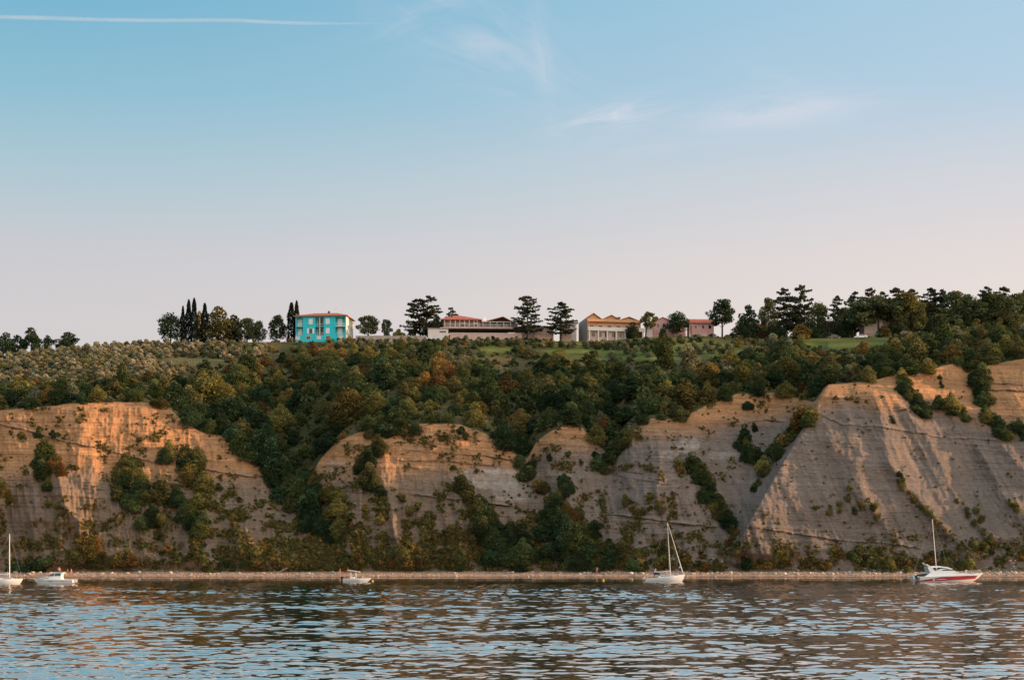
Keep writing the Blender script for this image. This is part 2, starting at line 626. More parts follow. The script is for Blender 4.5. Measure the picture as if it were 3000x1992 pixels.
for pts, h, th in LEDGES:
    p = np.array(pts, float)
    ly = np.interp(A, p[:, 0], p[:, 1]) + 2.5 * fbm(A / 18, A * 0 + p[0, 1], 2, 7)
    ins = sstep(p[0, 0] - 20, p[0, 0] + 25, A) * (1 - sstep(p[-1, 0] - 25, p[-1, 0] + 20, A))
    ins = ins * (0.45 + 0.75 * vn(A / 26, A * 0 + p[0, 1], 1))
    d = B - ly                             # >0 below the bed
    up = np.where(d <= 0, np.exp(-np.abs(d) / (th * 2.2)), 0)
    dn = np.where(d > 0, np.exp(-d / (th * 1.6)), 0)
    D += h * ins * (up - 0.9 * dn) * env
    ledge = np.maximum(ledge, ins * np.exp(-((d + th * 0.6) / (th * 0.6)) ** 2))
    notch = np.maximum(notch, ins * np.exp(-((d - th * 0.7) / (th * 0.7)) ** 2))
Yg[c0:c1] = Yg[c0:c1] - D
# let the slope above follow the edge of the cliff
edge_shift = -D[-1]
hill = np.where(KIND == 2)[0]
for j, r in enumerate(hill):
    Yg[r] += edge_shift * max(0, 1 - j / 18)
PYg = HZ - (Zg - CH) * F / Yg
Xg = PX(PXg, Yg)

# --- colour of the rock, soil and grass (albedo)
OCHRE = [(-300, 1405), (0, 1405), (120, 1385), (300, 1395), (600, 1395), (1000, 1385), (1200, 1390), (1500, 1372), (1600, 1318), (1720, 1318), (1850, 1290), (1950, 1278), (2080, 1262), (2200, 1222), (2380, 1215), (2480, 1185), (2560, 1200), (2700, 1185), (2850, 1235), (3000, 1240), (3300, 1240)]
RGB = np.zeros((NR, NC, 3))
och = np.array((0.47, 0.245, 0.118))
ochd = np.array((0.34, 0.165, 0.078))
gry = np.array((0.255, 0.182, 0.134))
gryd = np.array((0.135, 0.108, 0.092))
wht = np.array((0.46, 0.42, 0.39))
scrub = np.array((0.125, 0.088, 0.036))
line = ip(OCHRE, A) + 22 * fbm(A / 80, B / 80, 4, 3) + 10 * fbm(A / 14, B / 60, 2, 2)
o_ = sstep(42, -46, B - line)
lay = vn(Q / 6, Q * 0 + 1.1, 6)
lay2 = vn(Q / 2.6, A / 60, 7)
pat = np.clip(0.5 + 0.9 * fbm(A / 45, B / 45, 4, 1), 0, 1)
oc = och[None, None] * (1 - pat[..., None] * 0.45) + ochd[None, None] * pat[..., None] * 0.45
oc = oc * (0.84 + 0.32 * lay[..., None]) * (0.9 + 0.2 * lay2[..., None])
streak = np.clip(0.5 + 0.8 * fbm((U + warp) / 16, B / 150, 3, 5), 0, 1)
gmix = sstep(1400, 1900, A)[..., None]
gryv = gry * (1 - gmix) + np.array((0.248, 0.196, 0.166)) * gmix
gc = gryv * (1 - streak[..., None] * 0.6) + gryd[None, None] * streak[..., None] * 0.6
gc = gc * (1 + (0.28 * lay[..., None] - 0.14) * (1 - 0.6 * gmix)) * (0.95 + 0.1 * lay2[..., None])
# brown earth washed down over the lower western cliffs
wash = (1 - sstep(1250, 1700, A)) * np.clip(0.45 + 0.9 * fbm(U / 50, B / 120, 3, 7), 0, 1) * 0.75
gc = gc * (1 - wash[..., None]) + np.array((0.25, 0.165, 0.105)) * wash[..., None]
c = oc * o_[..., None] + gc * (1 - o_[..., None])


def blob(x, y, rx, ry, n=0.5, s=1):
    d = ((A - x) / rx) ** 2 + ((B - y) / ry) ** 2 + n * fbm(A / 22, B / 14, 3, s)
    return sstep(1.15, 0.6, d)


wh = np.maximum.reduce([blob(1430, 1400, 110, 32) * 0.9, blob(1500, 1440, 60, 40) * 0.7, blob(2010, 1305, 42, 22, 0.8) * 0.75, blob(1960, 1330, 30, 14) * 0.5, blob(2120, 1335, 50, 14, 1.0) * 0.5, blob(1620, 1455, 34, 12) * 0.6, blob(985, 1370, 50, 22) * 0.35, blob(1000, 1490, 40, 40, 1) * 0.2])
wh = wh * (0.45 + 0.55 * lay) * np.clip(0.65 + 0.6 * fbm(A / 9, B / 16, 2, 4), 0, 1)
c = c * (1 - wh[..., None]) + wht * wh[..., None]
c = c * (1 - 0.55 * ledge[..., None]) + np.array((0.33, 0.275, 0.235)) * (0.55 * ledge[..., None])
# thin brown scrub and moss holding to the lower slopes
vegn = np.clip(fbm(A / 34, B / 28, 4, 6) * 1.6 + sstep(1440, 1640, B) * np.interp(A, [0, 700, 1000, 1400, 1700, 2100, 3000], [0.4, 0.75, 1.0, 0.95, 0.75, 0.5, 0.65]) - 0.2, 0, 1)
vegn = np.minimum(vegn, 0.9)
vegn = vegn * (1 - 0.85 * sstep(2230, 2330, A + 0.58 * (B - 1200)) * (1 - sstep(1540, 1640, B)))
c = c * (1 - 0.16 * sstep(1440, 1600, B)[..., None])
sc_c = scrub[None, None] * (0.7 + 0.6 * vn(A / 8, B / 8, 2)[..., None])
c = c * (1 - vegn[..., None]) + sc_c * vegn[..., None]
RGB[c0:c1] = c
ALPHA = np.zeros((NR, NC))
ALPHA[c0:c1] = (0.38 + 0.45 * o_) * (1 - 0.55 * gmix[..., 0] * (1 - o_))
# beach
sh = np.where(KIND == 0)[0]
nb = vn(PXg[sh] / 2.5, Yg[sh] / 0.5, 3)
RGB[sh] = np.array((0.42, 0.275, 0.19)) * (0.65 + 0.7 * nb[..., None])
wet = sstep(0.35, -0.05, Zg[sh])[..., None]
RGB[sh] = RGB[sh] * (1 - 0.62 * wet)
# slope above
hx = np.where(KIND >= 2)[0]
hpx, hpy = PXg[hx], PYg[hx]
g1 = np.clip(0.5 + 0.9 * fbm(Xg[hx] / 14, Yg[hx] / 14, 4, 2), 0, 1)[..., None]
soil = np.array((0.13, 0.095, 0.05)) * (1 - g1) + np.array((0.07, 0.075, 0.028)) * g1
mead = np.maximum.reduce([sstep(1.2, 0.7, ((hpx - 1880) / 300) ** 2 + ((hpy - 1022) / 36) ** 2), sstep(1.2, 0.7, ((hpx - 1455) / 60) ** 2 + ((hpy - 1026) / 16) ** 2), sstep(1.2, 0.7, ((hpx - 2480) / 150) ** 2 + ((hpy - 1005) / 24) ** 2),
                          sstep(1.2, 0.7, ((hpx - 560) / 110) ** 2 + ((hpy - 1062) / 16) ** 2)])[..., None]
terr = 0.5 + 0.5 * np.sin(hpy / 3.2 + 2 * fbm(hpx / 120, hpy / 30, 2, 1))[..., None]
mc = np.array((0.085, 0.115, 0.035)) * (0.7 + 0.5 * terr) + np.array((0.05, 0.035, 0.0)) * g1
mc = np.where(((hpx < 800) & (hpy < 1100))[..., None], np.array((0.115, 0.11, 0.05)) * (0.8 + 0.4 * g1), mc)
RGB[hx] = soil * (1 - mead) + mc * mead

idx = np.arange(NR * NC).reshape(NR, NC)
Fq = np.stack([idx[:-1, :-1], idx[:-1, 1:], idx[1:, 1:], idx[1:, :-1]], -1).reshape(-1, 4)
V = np.stack([Xg, Yg, Zg], -1).reshape(-1, 3)

mt = bpy.data.materials.new("cliff_rock_and_soil")
mt.use_nodes = True
t = mt.node_tree
b = t.nodes["Principled BSDF"]
b.inputs['Roughness'].default_value = 0.95
b.inputs['Specular IOR Level'].default_value = 0.1
at = t.nodes.new("ShaderNodeAttribute")
at.attribute_name = "albedo"
co = t.nodes.new("ShaderNodeTexCoord")
mp = t.nodes.new("ShaderNodeMapping")
mp.inputs['Scale'].default_value = (0.55, 0.55, 2.6)
t.links.new(co.outputs['Object'], mp.inputs[0])
n1 = t.nodes.new("ShaderNodeTexNoise")
n1.inputs['Scale'].default_value = 1.3
n1.inputs['Detail'].default_value = 8
n1.inputs['Roughness'].default_value = 0.7
t.links.new(mp.outputs[0], n1.inputs['Vector'])
mr = t.nodes.new("ShaderNodeMapRange")
mr.inputs[1].default_value = 0.3
mr.inputs[2].default_value = 0.7
mr.inputs[3].default_value = 0.72
mr.inputs[4].default_value = 1.25
t.links.new(n1.outputs['Fac'], mr.inputs[0])
mx = t.nodes.new("ShaderNodeMix")
mx.data_type = 'RGBA'
mx.blend_type = 'MULTIPLY'
mx.inputs[0].default_value = 1
t.links.new(at.outputs['Color'], mx.inputs[6])
t.links.new(mr.outputs[0], mx.inputs[7])
t.links.new(mx.outputs[2], b.inputs['Base Color'])
mp3 = t.nodes.new("ShaderNodeMapping")
mp3.inputs['Scale'].default_value = (0.10, 0.10, 3.2)
mp3.inputs['Rotation'].default_value = (0, R(2.6), 0)
t.links.new(co.outputs['Object'], mp3.inputs[0])
n3 = t.nodes.new("ShaderNodeTexNoise")
n3.inputs['Scale'].default_value = 1.0
n3.inputs['Detail'].default_value = 6
n3.inputs['Roughness'].default_value = 0.65
t.links.new(mp3.outputs[0], n3.inputs['Vector'])
mr3 = t.nodes.new("ShaderNodeMapRange")
mr3.inputs[1].default_value = 0.34
mr3.inputs[2].default_value = 0.62
mr3.inputs[3].default_value = 0.78
mr3.inputs[4].default_value = 1.10
t.links.new(n3.outputs['Fac'], mr3.inputs[0])
mx3 = t.nodes.new("ShaderNodeMix")
mx3.data_type = 'RGBA'
mx3.blend_type = 'MULTIPLY'
t.links.new(at.outputs['Alpha'], mx3.inputs[0])
t.links.new(mx.outputs[2], mx3.inputs[6])
t.links.new(mr3.outputs[0], mx3.inputs[7])
t.links.new(mx3.outputs[2], b.inputs['Base Color'])
n2 = t.nodes.new("ShaderNodeTexNoise")
n2.inputs['Scale'].default_value = 1.6
n2.inputs['Detail'].default_value = 8
n2.inputs['Roughness'].default_value = 0.75
t.links.new(co.outputs['Object'], n2.inputs['Vector'])
bp = t.nodes.new("ShaderNodeBump")
bp.inputs['Strength'].default_value = 0.8
bp.inputs['Distance'].default_value = 0.5
add3 = t.nodes.new("ShaderNodeMath")
add3.operation = 'ADD'
t.links.new(n2.outputs['Fac'], add3.inputs[0])
t.links.new(n3.outputs['Fac'], add3.inputs[1])
t.links.new(add3.outputs[0], bp.inputs['Height'])
t.links.new(bp.outputs[0], b.inputs['Normal'])
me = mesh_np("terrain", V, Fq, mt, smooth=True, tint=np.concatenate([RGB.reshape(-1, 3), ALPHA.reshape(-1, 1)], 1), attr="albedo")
tag(link(bpy.data.objects.new("terrain", me)), "flysch sea cliff with ochre top and grey foot below a wooded slope", "cliff", kind="structure")

xdense0, xdense1 = len(left), len(left) + len(dense)


def ground(px, py):
    """visible ground point seen at photo pixel (px,py)"""
    c = int(np.clip(np.searchsorted(pxs, px), 0, NC - 1))
    colp = PYg[:, c]
    r = int(np.argmax(colp <= py))
    if r == 0:
        r = int(np.argmin(np.abs(colp - py)))
    return Vector((PX(px, Yg[r, c]), Yg[r, c], Zg[r, c])), r, c


def ground_xy(x, y):
    """ground height at world x,y on the slope and plateau"""
    px = x * F / y + 1500
    c = int(np.clip(np.searchsorted(pxs, px), 0, NC - 1))
    r0 = hill[0] - 1
    return float(np.interp(y, Yg[r0:, c], Zg[r0:, c])), px, c


# ------------------------------------------------------------------ sea
cols = np.concatenate([-np.geomspace(0.80, 30, 14)[::-1], np.linspace(-0.70, 0.70, 1240), np.geomspace(0.80, 30, 14)])
ys = [-3000, -800, -200, -40, 10, 30]
y = 42.0
while y < 400:
    ys.append(y)
    y += 0.0027 * y
ys += [430, 600, 1200]
ys = np.array(ys, float)
Wd = np.maximum(ys, 40.0)
WX = cols[None, :] * Wd[:, None]
WY = np.broadcast_to(ys[:, None], WX.shape).copy()
H = np.zeros_like(WX)
NW = 64
res = np.minimum(WY ** 2 / (CH * F) * 2.9, 7.0)
SS = np.zeros_like(H)
for i in range(NW):
    lam = 0.17 * (3.4 / 0.17) ** ((i + rng.random()) / NW)
    th = rng.normal(R(-80), R(48))
    kx, ky = math.cos(th) * 2 * math.pi / lam, math.sin(th) * 2 * math.pi / lam
    kk = 2 * math.pi / lam
    wgt = (0.25 + 0.75 * sstep(0.2, 0.8, lam / np.minimum(res, 2.5)))
    ph = rng.random() * 6.28
    q = kx * WX + ky * WY + ph
    H += wgt / kk * (np.sin(q) + 0.28 * np.cos(2 * q))
    SS += wgt ** 2 * 0.5
H *= 0.106 / np.sqrt(SS)
amp = 0.55 + 0.9 * vn(WX / 16, WY / 9, 2) * (0.5 + 1.0 * vn(WX / 70, WY / 30, 5))
amp *= (1 - 0.8 * sstep(225, 320, WY))
edge = (np.abs(cols) <= 0.71)[None, :] * ((WY > 41) & (WY < 410))
H = H * amp * edge
i2 = np.arange(WX.size).reshape(WX.shape)
Fw = np.stack([i2[:-1, :-1], i2[:-1, 1:], i2[1:, 1:], i2[1:, :-1]], -1).reshape(-1, 4)
mw = bpy.data.materials.new("sea_water")
mw.use_nodes = True
t = mw.node_tree
t.nodes.clear()
wo = t.nodes.new("ShaderNodeOutputMaterial")
wd_ = t.nodes.new("ShaderNodeBsdfDiffuse")
wd_.inputs[0].default_value = (0.012, 0.022, 0.024, 1)
wg = t.nodes.new("ShaderNodeBsdfGlossy")
wg.inputs['Roughness'].default_value = 0.04
wg.inputs['Color'].default_value = (0.93, 0.89, 0.84, 1)
fr = t.nodes.new("ShaderNodeFresnel")
fr.inputs['IOR'].default_value = 1.34
pw = t.nodes.new("ShaderNodeMath")
pw.operation = 'POWER'
pw.inputs[1].default_value = 0.12
t.links.new(fr.outputs[0], pw.inputs[0])
wm = t.nodes.new("ShaderNodeMixShader")
t.links.new(pw.outputs[0], wm.inputs[0])
t.links.new(wd_.outputs[0], wm.inputs[1])
t.links.new(wg.outputs[0], wm.inputs[2])
t.links.new(wm.outputs[0], wo.inputs[0])
co = t.nodes.new("ShaderNodeTexCoord")
n1 = t.nodes.new("ShaderNodeTexNoise")
n1.inputs['Scale'].default_value = 4.5
n1.inputs['Detail'].default_value = 3
t.links.new(co.outputs['Object'], n1.inputs['Vector'])
bp = t.nodes.new("ShaderNodeBump")
bp.inputs['Strength'].default_value = 0.5
bp.inputs['Distance'].default_value = 0.008
t.links.new(n1.outputs['Fac'], bp.inputs['Height'])
for nd in (wd_, wg, fr):
    t.links.new(bp.outputs[0], nd.inputs['Normal'])
me = mesh_np("water", np.stack([WX, WY, H], -1).reshape(-1, 3), Fw, mw, smooth=True)
tag(link(bpy.data.objects.new("water", me)), "choppy dark sea reflecting the cliff and the pale sky", "sea", kind="structure")


# ------------------------------------------------------------------ plants: prototypes
def leaves(P, Nn, size, rnd, aspect=1.0, flat=0.6):
    """quads at points P facing roughly Nn"""
    n = len(P)
    d = Nn * flat + rnd.normal(size=(n, 3)) * (1 - flat * 0.5)
    d /= np.linalg.norm(d, axis=1, keepdims=True) + 1e-9
    r = rnd.normal(size=(n, 3))
    u = np.cross(d, r)
    u /= np.linalg.norm(u, axis=1, keepdims=True) + 1e-9
    v = np.cross(d, u)
    s = (size * rnd.uniform(0.55, 1.35, n))[:, None]
    q = rnd.uniform(0.7, 1.3, (n, 4, 1))
    V = np.stack([P + u * s * aspect * q[:, 0] * 0.5, P + v * s * q[:, 1] * 0.5, P - u * s * aspect * q[:, 2] * 0.5, P - v * s * q[:, 3] * 0.5], 1).reshape(-1, 3)
    return V, np.arange(4 * n).reshape(-1, 4)


def tint_of(n, rnd, lobe=None, sp=0.28):
    b = 1 + rnd.normal(0, sp, n)
    b = np.clip(b, 0.45, 1.75)
    if lobe is not None:
        b = b * lobe
    h = rnd.normal(0, 0.07, n)
    t = np.stack([b * (1 + h), b, b * (1 - h * 0.8)], 1)
    return np.repeat(t, 4, 0)


def lobed(seed, nl, nleaf, size, hw=0.5, hh=0.9, squash=0.8, low=0.0, rmin=0.16, rmax=0.30, flat=0.55, top=False):
    """crown of leafy lobes, width 1, from z=low to z=hh"""
    r_ = np.random.default_rng(seed)
    C, Rr = [], []
    for i in range(nl):
        for _ in range(30):
            a = r_.uniform(0, 2 * math.pi)
            z = r_.uniform(0.12, 0.95) if not top else r_.uniform(0.3, 0.95)
            rad = hw * (1 - abs(2 * z - (0.75 if not top else 0.9)) ** 2.2 * 0.75)
            rr = r_.uniform(rmin, rmax) * (1.15 - 0.4 * z)
            d = max(0, rad - rr * 0.8) * math.sqrt(r_.uniform(0.15, 1))
            c = np.array((d * math.cos(a), d * math.sin(a), low + (hh - low) * z - rr * 0.35))
            if all(np.linalg.norm(c - q) > 0.55 * (rr + s) * 0.75 for q, s in zip(C, Rr)) or _ == 29:
                break
        C.append(c)
        Rr.append(rr)
    wts = np.array([q ** 2 for q in Rr])
    wts /= wts.sum()
    which = r_.choice(nl, nleaf, p=wts)
    d = r_.normal(size=(nleaf, 3))
    d[:, 2] = np.abs(d[:, 2]) * np.where(r_.random(nleaf) < 0.72, 1, -1)
    d /= np.linalg.norm(d, axis=1, keepdims=True)
    rad = np.array(Rr)[which] * r_.uniform(0.55, 1.08, nleaf) ** 0.7
    P = np.array(C)[which] + d * rad[:, None] * np.array((1, 1, squash))
    P[:, 2] = np.where(P[:, 2] < low, low + r_.random(nleaf) * 0.08, P[:, 2])
    V, Fq = leaves(P, d, size, r_, flat=flat)
    lt = np.clip(1 + r_.normal(0, 0.16, nl), 0.65, 1.4)
    return V, Fq, tint_of(nleaf, r_, lt[which])


def feathery(seed, nst, per, size, hh=1.0):
    """upright shrub of many thin shoots"""
    r_ = np.random.default_rng(seed)
    P, D, st = [], [], []
    for i in range(nst):
        a = r_.uniform(0, 6.28)
        rr = 0.32 * math.sqrt(r_.random())
        out = r_.uniform(0.1, 0.5)
        base = np.array((rr * math.cos(a), rr * math.sin(a), 0))
        hgt = hh * r_.uniform(0.55, 1.0) * (1 - rr * 0.8)
        tt = np.sqrt(r_.random(per)) if i % 2 else r_.random(per)
        p = base + np.stack([out * tt * math.cos(a) * 0.5, out * tt * math.sin(a) * 0.5, hgt * tt], 1) + r_.normal(0, 0.035, (per, 3))
        P.append(p)
        D.append(r_.normal(size=(per, 3)))
        st.append(np.full(per, np.clip(1 + r_.normal(0, 0.2), 0.6, 1.5)))
    P = np.concatenate(P)
    P[:, 2] = np.abs(P[:, 2])
    V, Fq = leaves(P, np.concatenate(D), size, r_, flat=0.2)
    return V, Fq, tint_of(len(P), r_, np.concatenate(st))


def cypress(seed, nleaf=2600):
    r_ = np.random.default_rng(seed)
    z = r_.random(nleaf) ** 0.85
    prof = np.minimum(1, (z / 0.06) ** 0.5) * (1 - z ** 2.6) ** 0.75 * (0.86 + 0.14 * np.sin(z * 19 + seed))
    a = r_.uniform(0, 6.28, nleaf)
    rr = 0.5 * prof * r_.uniform(0.7, 1.06, nleaf)
    P = np.stack([rr * np.cos(a), rr * np.sin(a), z], 1)
    return P, a, r_


def cypress_mesh(seed, width):
    """height 1, given width"""
    P, a, r_ = cypress(seed)
    P = P * np.array((width, width, 1))
    d = np.stack([np.cos(a), np.sin(a), 0.6 + 0 * a], 1)
    V, Fq = leaves(P, d, 0.035, r_, aspect=0.6, flat=0.6)
    return V, Fq, tint_of(len(P), r_, None, 0.3)


def cedar_mesh(seed, width=0.8, tiers=9, forked=False):
    """height 1: flat plates of foliage on level boughs"""
    r_ = np.random.default_rng(seed)
    P, st = [], []
    mb = MB()
    tops = [(0, 0, 1.0)] if not forked else [(-0.13, 0.02, 0.93), (0.10, -0.02, 1.0)]
    for tx, ty, th in tops:
        mb.bar((0 if not forked else tx * 0.3, 0, -0.03), (tx, ty, th * 0.97), 0.02, 0.003, 6)
        nk = tiers * 5
        for k in range(nk):
            tier = k // 5
            f_ = min(1.0, max(0.0, (tier + r_.normal(0, 0.3)) / (tiers - 1)))
            z = th * (0.22 + 0.77 * f_)
            reach = width * 0.5 * (1 - f_) ** 0.45 * (0.86 + 0.14 * math.sin(tier * 2.3 + seed)) + 0.035
            if f_ < 0.12:
                reach *= 0.8
            a = k * 2.4 + r_.normal(0, 0.4)
            ln = reach * r_.uniform(0.7, 1.12)
            cx, cy = tx * z, ty * z
            rise = r_.uniform(-0.04, 0.2) * ln
            tip = (cx + ln * math.cos(a), cy + ln * math.sin(a), z + rise)
            mb.bar((cx, cy, z - 0.01), tip, 0.007, 0.002, 4)
            n = int(24 + 330 * ln)
            tt = r_.uniform(0.22, 1.05, n)
            wd = 0.06 * (0.45 + ln) * (1.3 - tt * 0.85)
            off = r_.normal(0, 1, n) * wd
            p = np.stack([cx + ln * tt * math.cos(a) - off * math.sin(a), cy + ln * tt * math.sin(a) + off * math.cos(a), z + rise * tt + r_.normal(0, 0.009, n) - np.abs(off) * 0.35], 1)
            P.append(p)
            st.append(np.full(n, np.clip(1 + r_.normal(0, 0.18), 0.65, 1.5)))
    P = np.concatenate(P)
    st = np.concatenate(st)
    up = np.zeros_like(P)
    up[:, 2] = 1
    V, Fq = leaves(P, up, 0.032, r_, flat=0.6)
    return V, Fq, tint_of(len(P), r_, st), mb


def pine_mesh(seed, width=0.8, low=0.35, nl=15, lean=0.0):
    """height 1: rounded heads of needles carried on limbs"""
    r_ = np.random.default_rng(seed)
    mb = MB()
    top = np.array((lean, 0, 0.72))
    mid = np.array((lean * 0.35, 0.01, 0.36))
    mb.bar((0, 0, -0.04), tuple(mid), 0.026, 0.019, 7)
    mb.bar(tuple(mid), tuple(top), 0.019, 0.008, 7)
    P, D, st = [], [], []
    for i in range(nl):
        zz = low + (0.93 - low) * (i + r_.random()) / nl
        a = i * 2.4 + r_.normal(0, 0.4)
        env_ = width * 0.5 * (1 - abs((zz - low) / (1 - low) * 2 - 0.75) ** 2 * 0.55)
        rr = r_.uniform(0.09, 0.15) * (width / 0.8)
        d = max(0.0, env_ - rr * 0.8) * math.sqrt(r_.uniform(0.2, 1))
        c = np.array((lean * zz + d * math.cos(a), d * math.sin(a), zz - rr * 0.2))
        s_ = min(0.70, max(0.25, zz - 0.12 - d * 0.3))
        mb.bar((lean * s_, 0, s_), tuple(c), 0.009, 0.004, 4)
        n = 150
        q = r_.normal(size=(n, 3))
        q /= np.linalg.norm(q, axis=1, keepdims=True)
        P.append(c + q * (rr * r_.uniform(0.5, 1.08, n))[:, None] * np.array((1.12, 1.12, 0.72)))
        D.append(q)
        st.append(np.full(n, np.clip(1 + r_.normal(0, 0.16), 0.65, 1.4)))
    P = np.concatenate(P)
    V, Fq = leaves(P, np.concatenate(D), 0.043, r_, flat=0.45)
    return V, Fq, tint_of(len(P), r_, np.concatenate(st)), mb


def proto(name, data):
    V, Fq, tn = data[:3]
    return mesh_np(name, V, Fq, M_LEAF, tint=tn)


P_BROAD = [proto("crown", lobed(100 + i, 17 + i % 4 * 4, 4600, 0.046, hh=0.70 + 0.11 * (i % 4), low=0.0, rmin=0.14, rmax=0.29)) for i in range(9)]
P_ROUND = [proto("crown", lobed(140 + i, 11, 2200, 0.075, hh=0.78, low=0.0, rmin=0.2, rmax=0.32)) for i in range(5)]
P_OLIVE = [proto("crown", lobed(170 + i, 10, 1300, 0.085, hh=0.85, low=0.02, rmin=0.15, rmax=0.28, flat=0.25)) for i in range(5)]
P_FEATH = [proto("crown", feathery(190 + i, 46, 34, 0.06, 1.05)) for i in range(4)]
P_SCRAG = [proto("crown", lobed(210 + i, 7, 900, 0.10, hh=0.75, low=0.0, rmin=0.13, rmax=0.24, flat=0.35)) for i in range(4)]
P_TALL = [proto("crown", lobed(230 + i, 16, 2600, 0.075, hh=1.45, low=0.0, rmin=0.18, rmax=0.30)) for i in range(3)]
P_OAKTOP = [(lambda d: proto("crown", d))(lobed(250 + i, 17, 2600, 0.055, hh=1.0, low=0.04, rmin=0.13, rmax=0.24, flat=0.5)) for i in range(4)]

# ------------------------------------------------------------------ plants: labels that single one out
COLS = [(60, "above the cut-off sloop's mast"), (170, "above the white cabin cruiser"), (300, "above the cruiser's stern"), (420, "below the dome pine"), (520, "under the dome pine"), (640, "below the cypress row"),
        (780, "below the brown oak"), (860, "under the paired cypresses"), (1040, "below the turquoise house"), (1180, "below the low grey wall"), (1290, "below the forked cedar"), (1420, "below the restaurant"),
        (1510, "below the restaurant gable"), (1600, "under the terrace cedar"), (1690, "under the broad cedar"), (1800, "below the peach apartments"), (1890, "below the last peach gable"), (1960, "below the pink gable"),
        (2060, "below the pink wing"), (2160, "under the lone pine"), (2270, "below the dark red house"), (2330, "under the twin cedars"), (2420, "past the twin cedars"), (2560, "below the parked white car"),
        (2700, "below the beige villa"), (2810, "under the red-striped yacht's bow"), (2920, "past the red-striped yacht"), (9999, "under the end of the pine wood")]
COLS_LOW = [(60, "behind the cut-off sloop"), (150, "behind the cabin cruiser's bow"), (260, "behind the cabin cruiser's stern"), (380, "just past the cabin cruiser"), (500, "between cabin cruiser and gully"), (640, "under the long bare face"), (790, "at the big gully's near side"), (930, "in the big wooded gully"),
            (1030, "behind the canopied boat"), (1150, "just past the canopied boat"), (1300, "below the arched bare face"), (1430, "below the white rock patch"), (1560, "at the foot of the second gully"), (1700, "beside the small tan face"), (1830, "short of the white sloop"),
            (1960, "behind the white sloop's mast"), (2080, "just past the white sloop"), (2200, "in the green gully strip"), (2330, "in the gully beside the great buttress"), (2460, "on the great grey buttress"), (2600, "on the buttress short of the yacht"), (2720, "behind the yacht's mast"),
            (2860, "behind the yacht's bow"), (2940, "past the yacht's bow"), (9999, "at the far grey ribs")]
ORD = ["first", "second", "third", "fourth", "fifth", "sixth", "seventh", "eighth", "ninth", "tenth", "eleventh", "twelfth", "thirteenth", "fourteenth", "fifteenth", "sixteenth"]
PENDING = []


def hue_word(c):
    r, g, b_ = c
    l = 0.3 * r + 0.6 * g + 0.1 * b_
    if r > g * 1.45:
        return "rust brown"
    if r > g * 1.12:
        return "golden brown" if l > 0.135 else "brown green"
    if b_ > 0.62 * g and l > 0.07:
        return "silver grey"
    if l > 0.135:
        return "yellow green"
    if l > 0.075:
        return "mid green"
    return "dark green"


def size_word(w):
    return "small" if w < 2.6 else "middling" if w < 5 else "large" if w < 8 else "huge"


def where(px, py, r):
    kd = KIND[r]
    if kd == 1:
        v = (r - c0 + 1) / NCL
        tab = COLS_LOW
        row = "at cliff foot" if v < 0.16 else "lower cliff" if v < 0.4 else "mid cliff" if v < 0.68 else "upper cliff" if v < 0.93 else "at cliff edge"
    else:
        tab = COLS
        h = (r - hill[0]) / NH
        row = "at rim" if h < 0.10 else "above rim" if h < 0.3 else "mid slope" if h < 0.55 else "upper slope" if h < 0.8 else "top of slope"
    for x, s in tab:
        if px < x:
            return row + " " + s
    return row


def finish_labels():
    by = {}
    for o, lab, px in PENDING:
        by.setdefault(lab, []).append((px, o))
    for lab, v in by.items():
        if len(lab.split()) > 15:
            print('LONG', lab)
        v.sort(key=lambda t: t[0])
        for i, (px, o) in enumerate(v):
            if len(v) > 1:
                o["label"] = ORD[min(i, 15)] + " " + lab
            else:
                o["label"] = lab


def plant(name, mesh, loc, wd, ht, color, kindword, cat, group, px, py, r, sink=0.12):
    o = bpy.data.objects.new(name, mesh)
    o.location = (loc[0], loc[1], loc[2] - sink * ht)
    o.rotation_euler = (random.uniform(-0.06, 0.06), random.uniform(-0.06, 0.06), random.uniform(0, 6.28))
    o.scale = (wd, wd * random.uniform(0.9, 1.1), ht)
    j = random.uniform(0.85, 1.15)
    o.color = (color[0] * j, color[1] * j, color[2] * j, 1)
    link(o)
    tag(o, None, cat, group)
    PENDING.append((o, f"{size_word(wd)} {hue_word(color)} {kindword} {where(px, py, r)}", px))
    return o


DKG = (0.045, 0.070, 0.033)
MDG = (0.088, 0.112, 0.043)
BRG = (0.128, 0.117, 0.045)
YLG = (0.203, 0.180, 0.057)
GLD = (0.247, 0.163, 0.052)
RST = (0.172, 0.101, 0.039)
SLV = (0.360, 0.325, 0.210)
SLD = (0.165, 0.170, 0.100)
SLM = (0.270, 0.240, 0.130)


def jit(c, s=0.18):
    f_ = random.uniform(1 - s, 1 + s)
    h = random.uniform(-0.08, 0.08)
    return (c[0] * f_ * (1 + h), c[1] * f_, c[2] * f_ * (1 - h))


def pick(pal):
    cs, ws = zip(*pal)
    return random.choices(cs, ws)[0]


# --- the wooded slope between cliff rim and plateau
placed = []


def free(x, y, rad):
    for (a, b_, r_) in placed:
        if (a - x) ** 2 + (b_ - y) ** 2 < (0.5 * (r_ + rad)) ** 2:
            return False
    return True


def in_grove(px, py):
    return px < 800 and py < np.interp(px, [0, 400, 600, 800], [1128, 1118, 1085, 1030])


def in_meadow(px, py):
    return (((px - 1880) / 320) ** 2 + ((py - 1022) / 36) ** 2 < 1) or (((px - 1455) / 55) ** 2 + ((py - 1026) / 13) ** 2 < 1) or (((px - 2480) / 130) ** 2 + ((py - 1003) / 22) ** 2 < 1) or (((px - 560) / 110) ** 2 + ((py - 1062) / 14) ** 2 < 1)


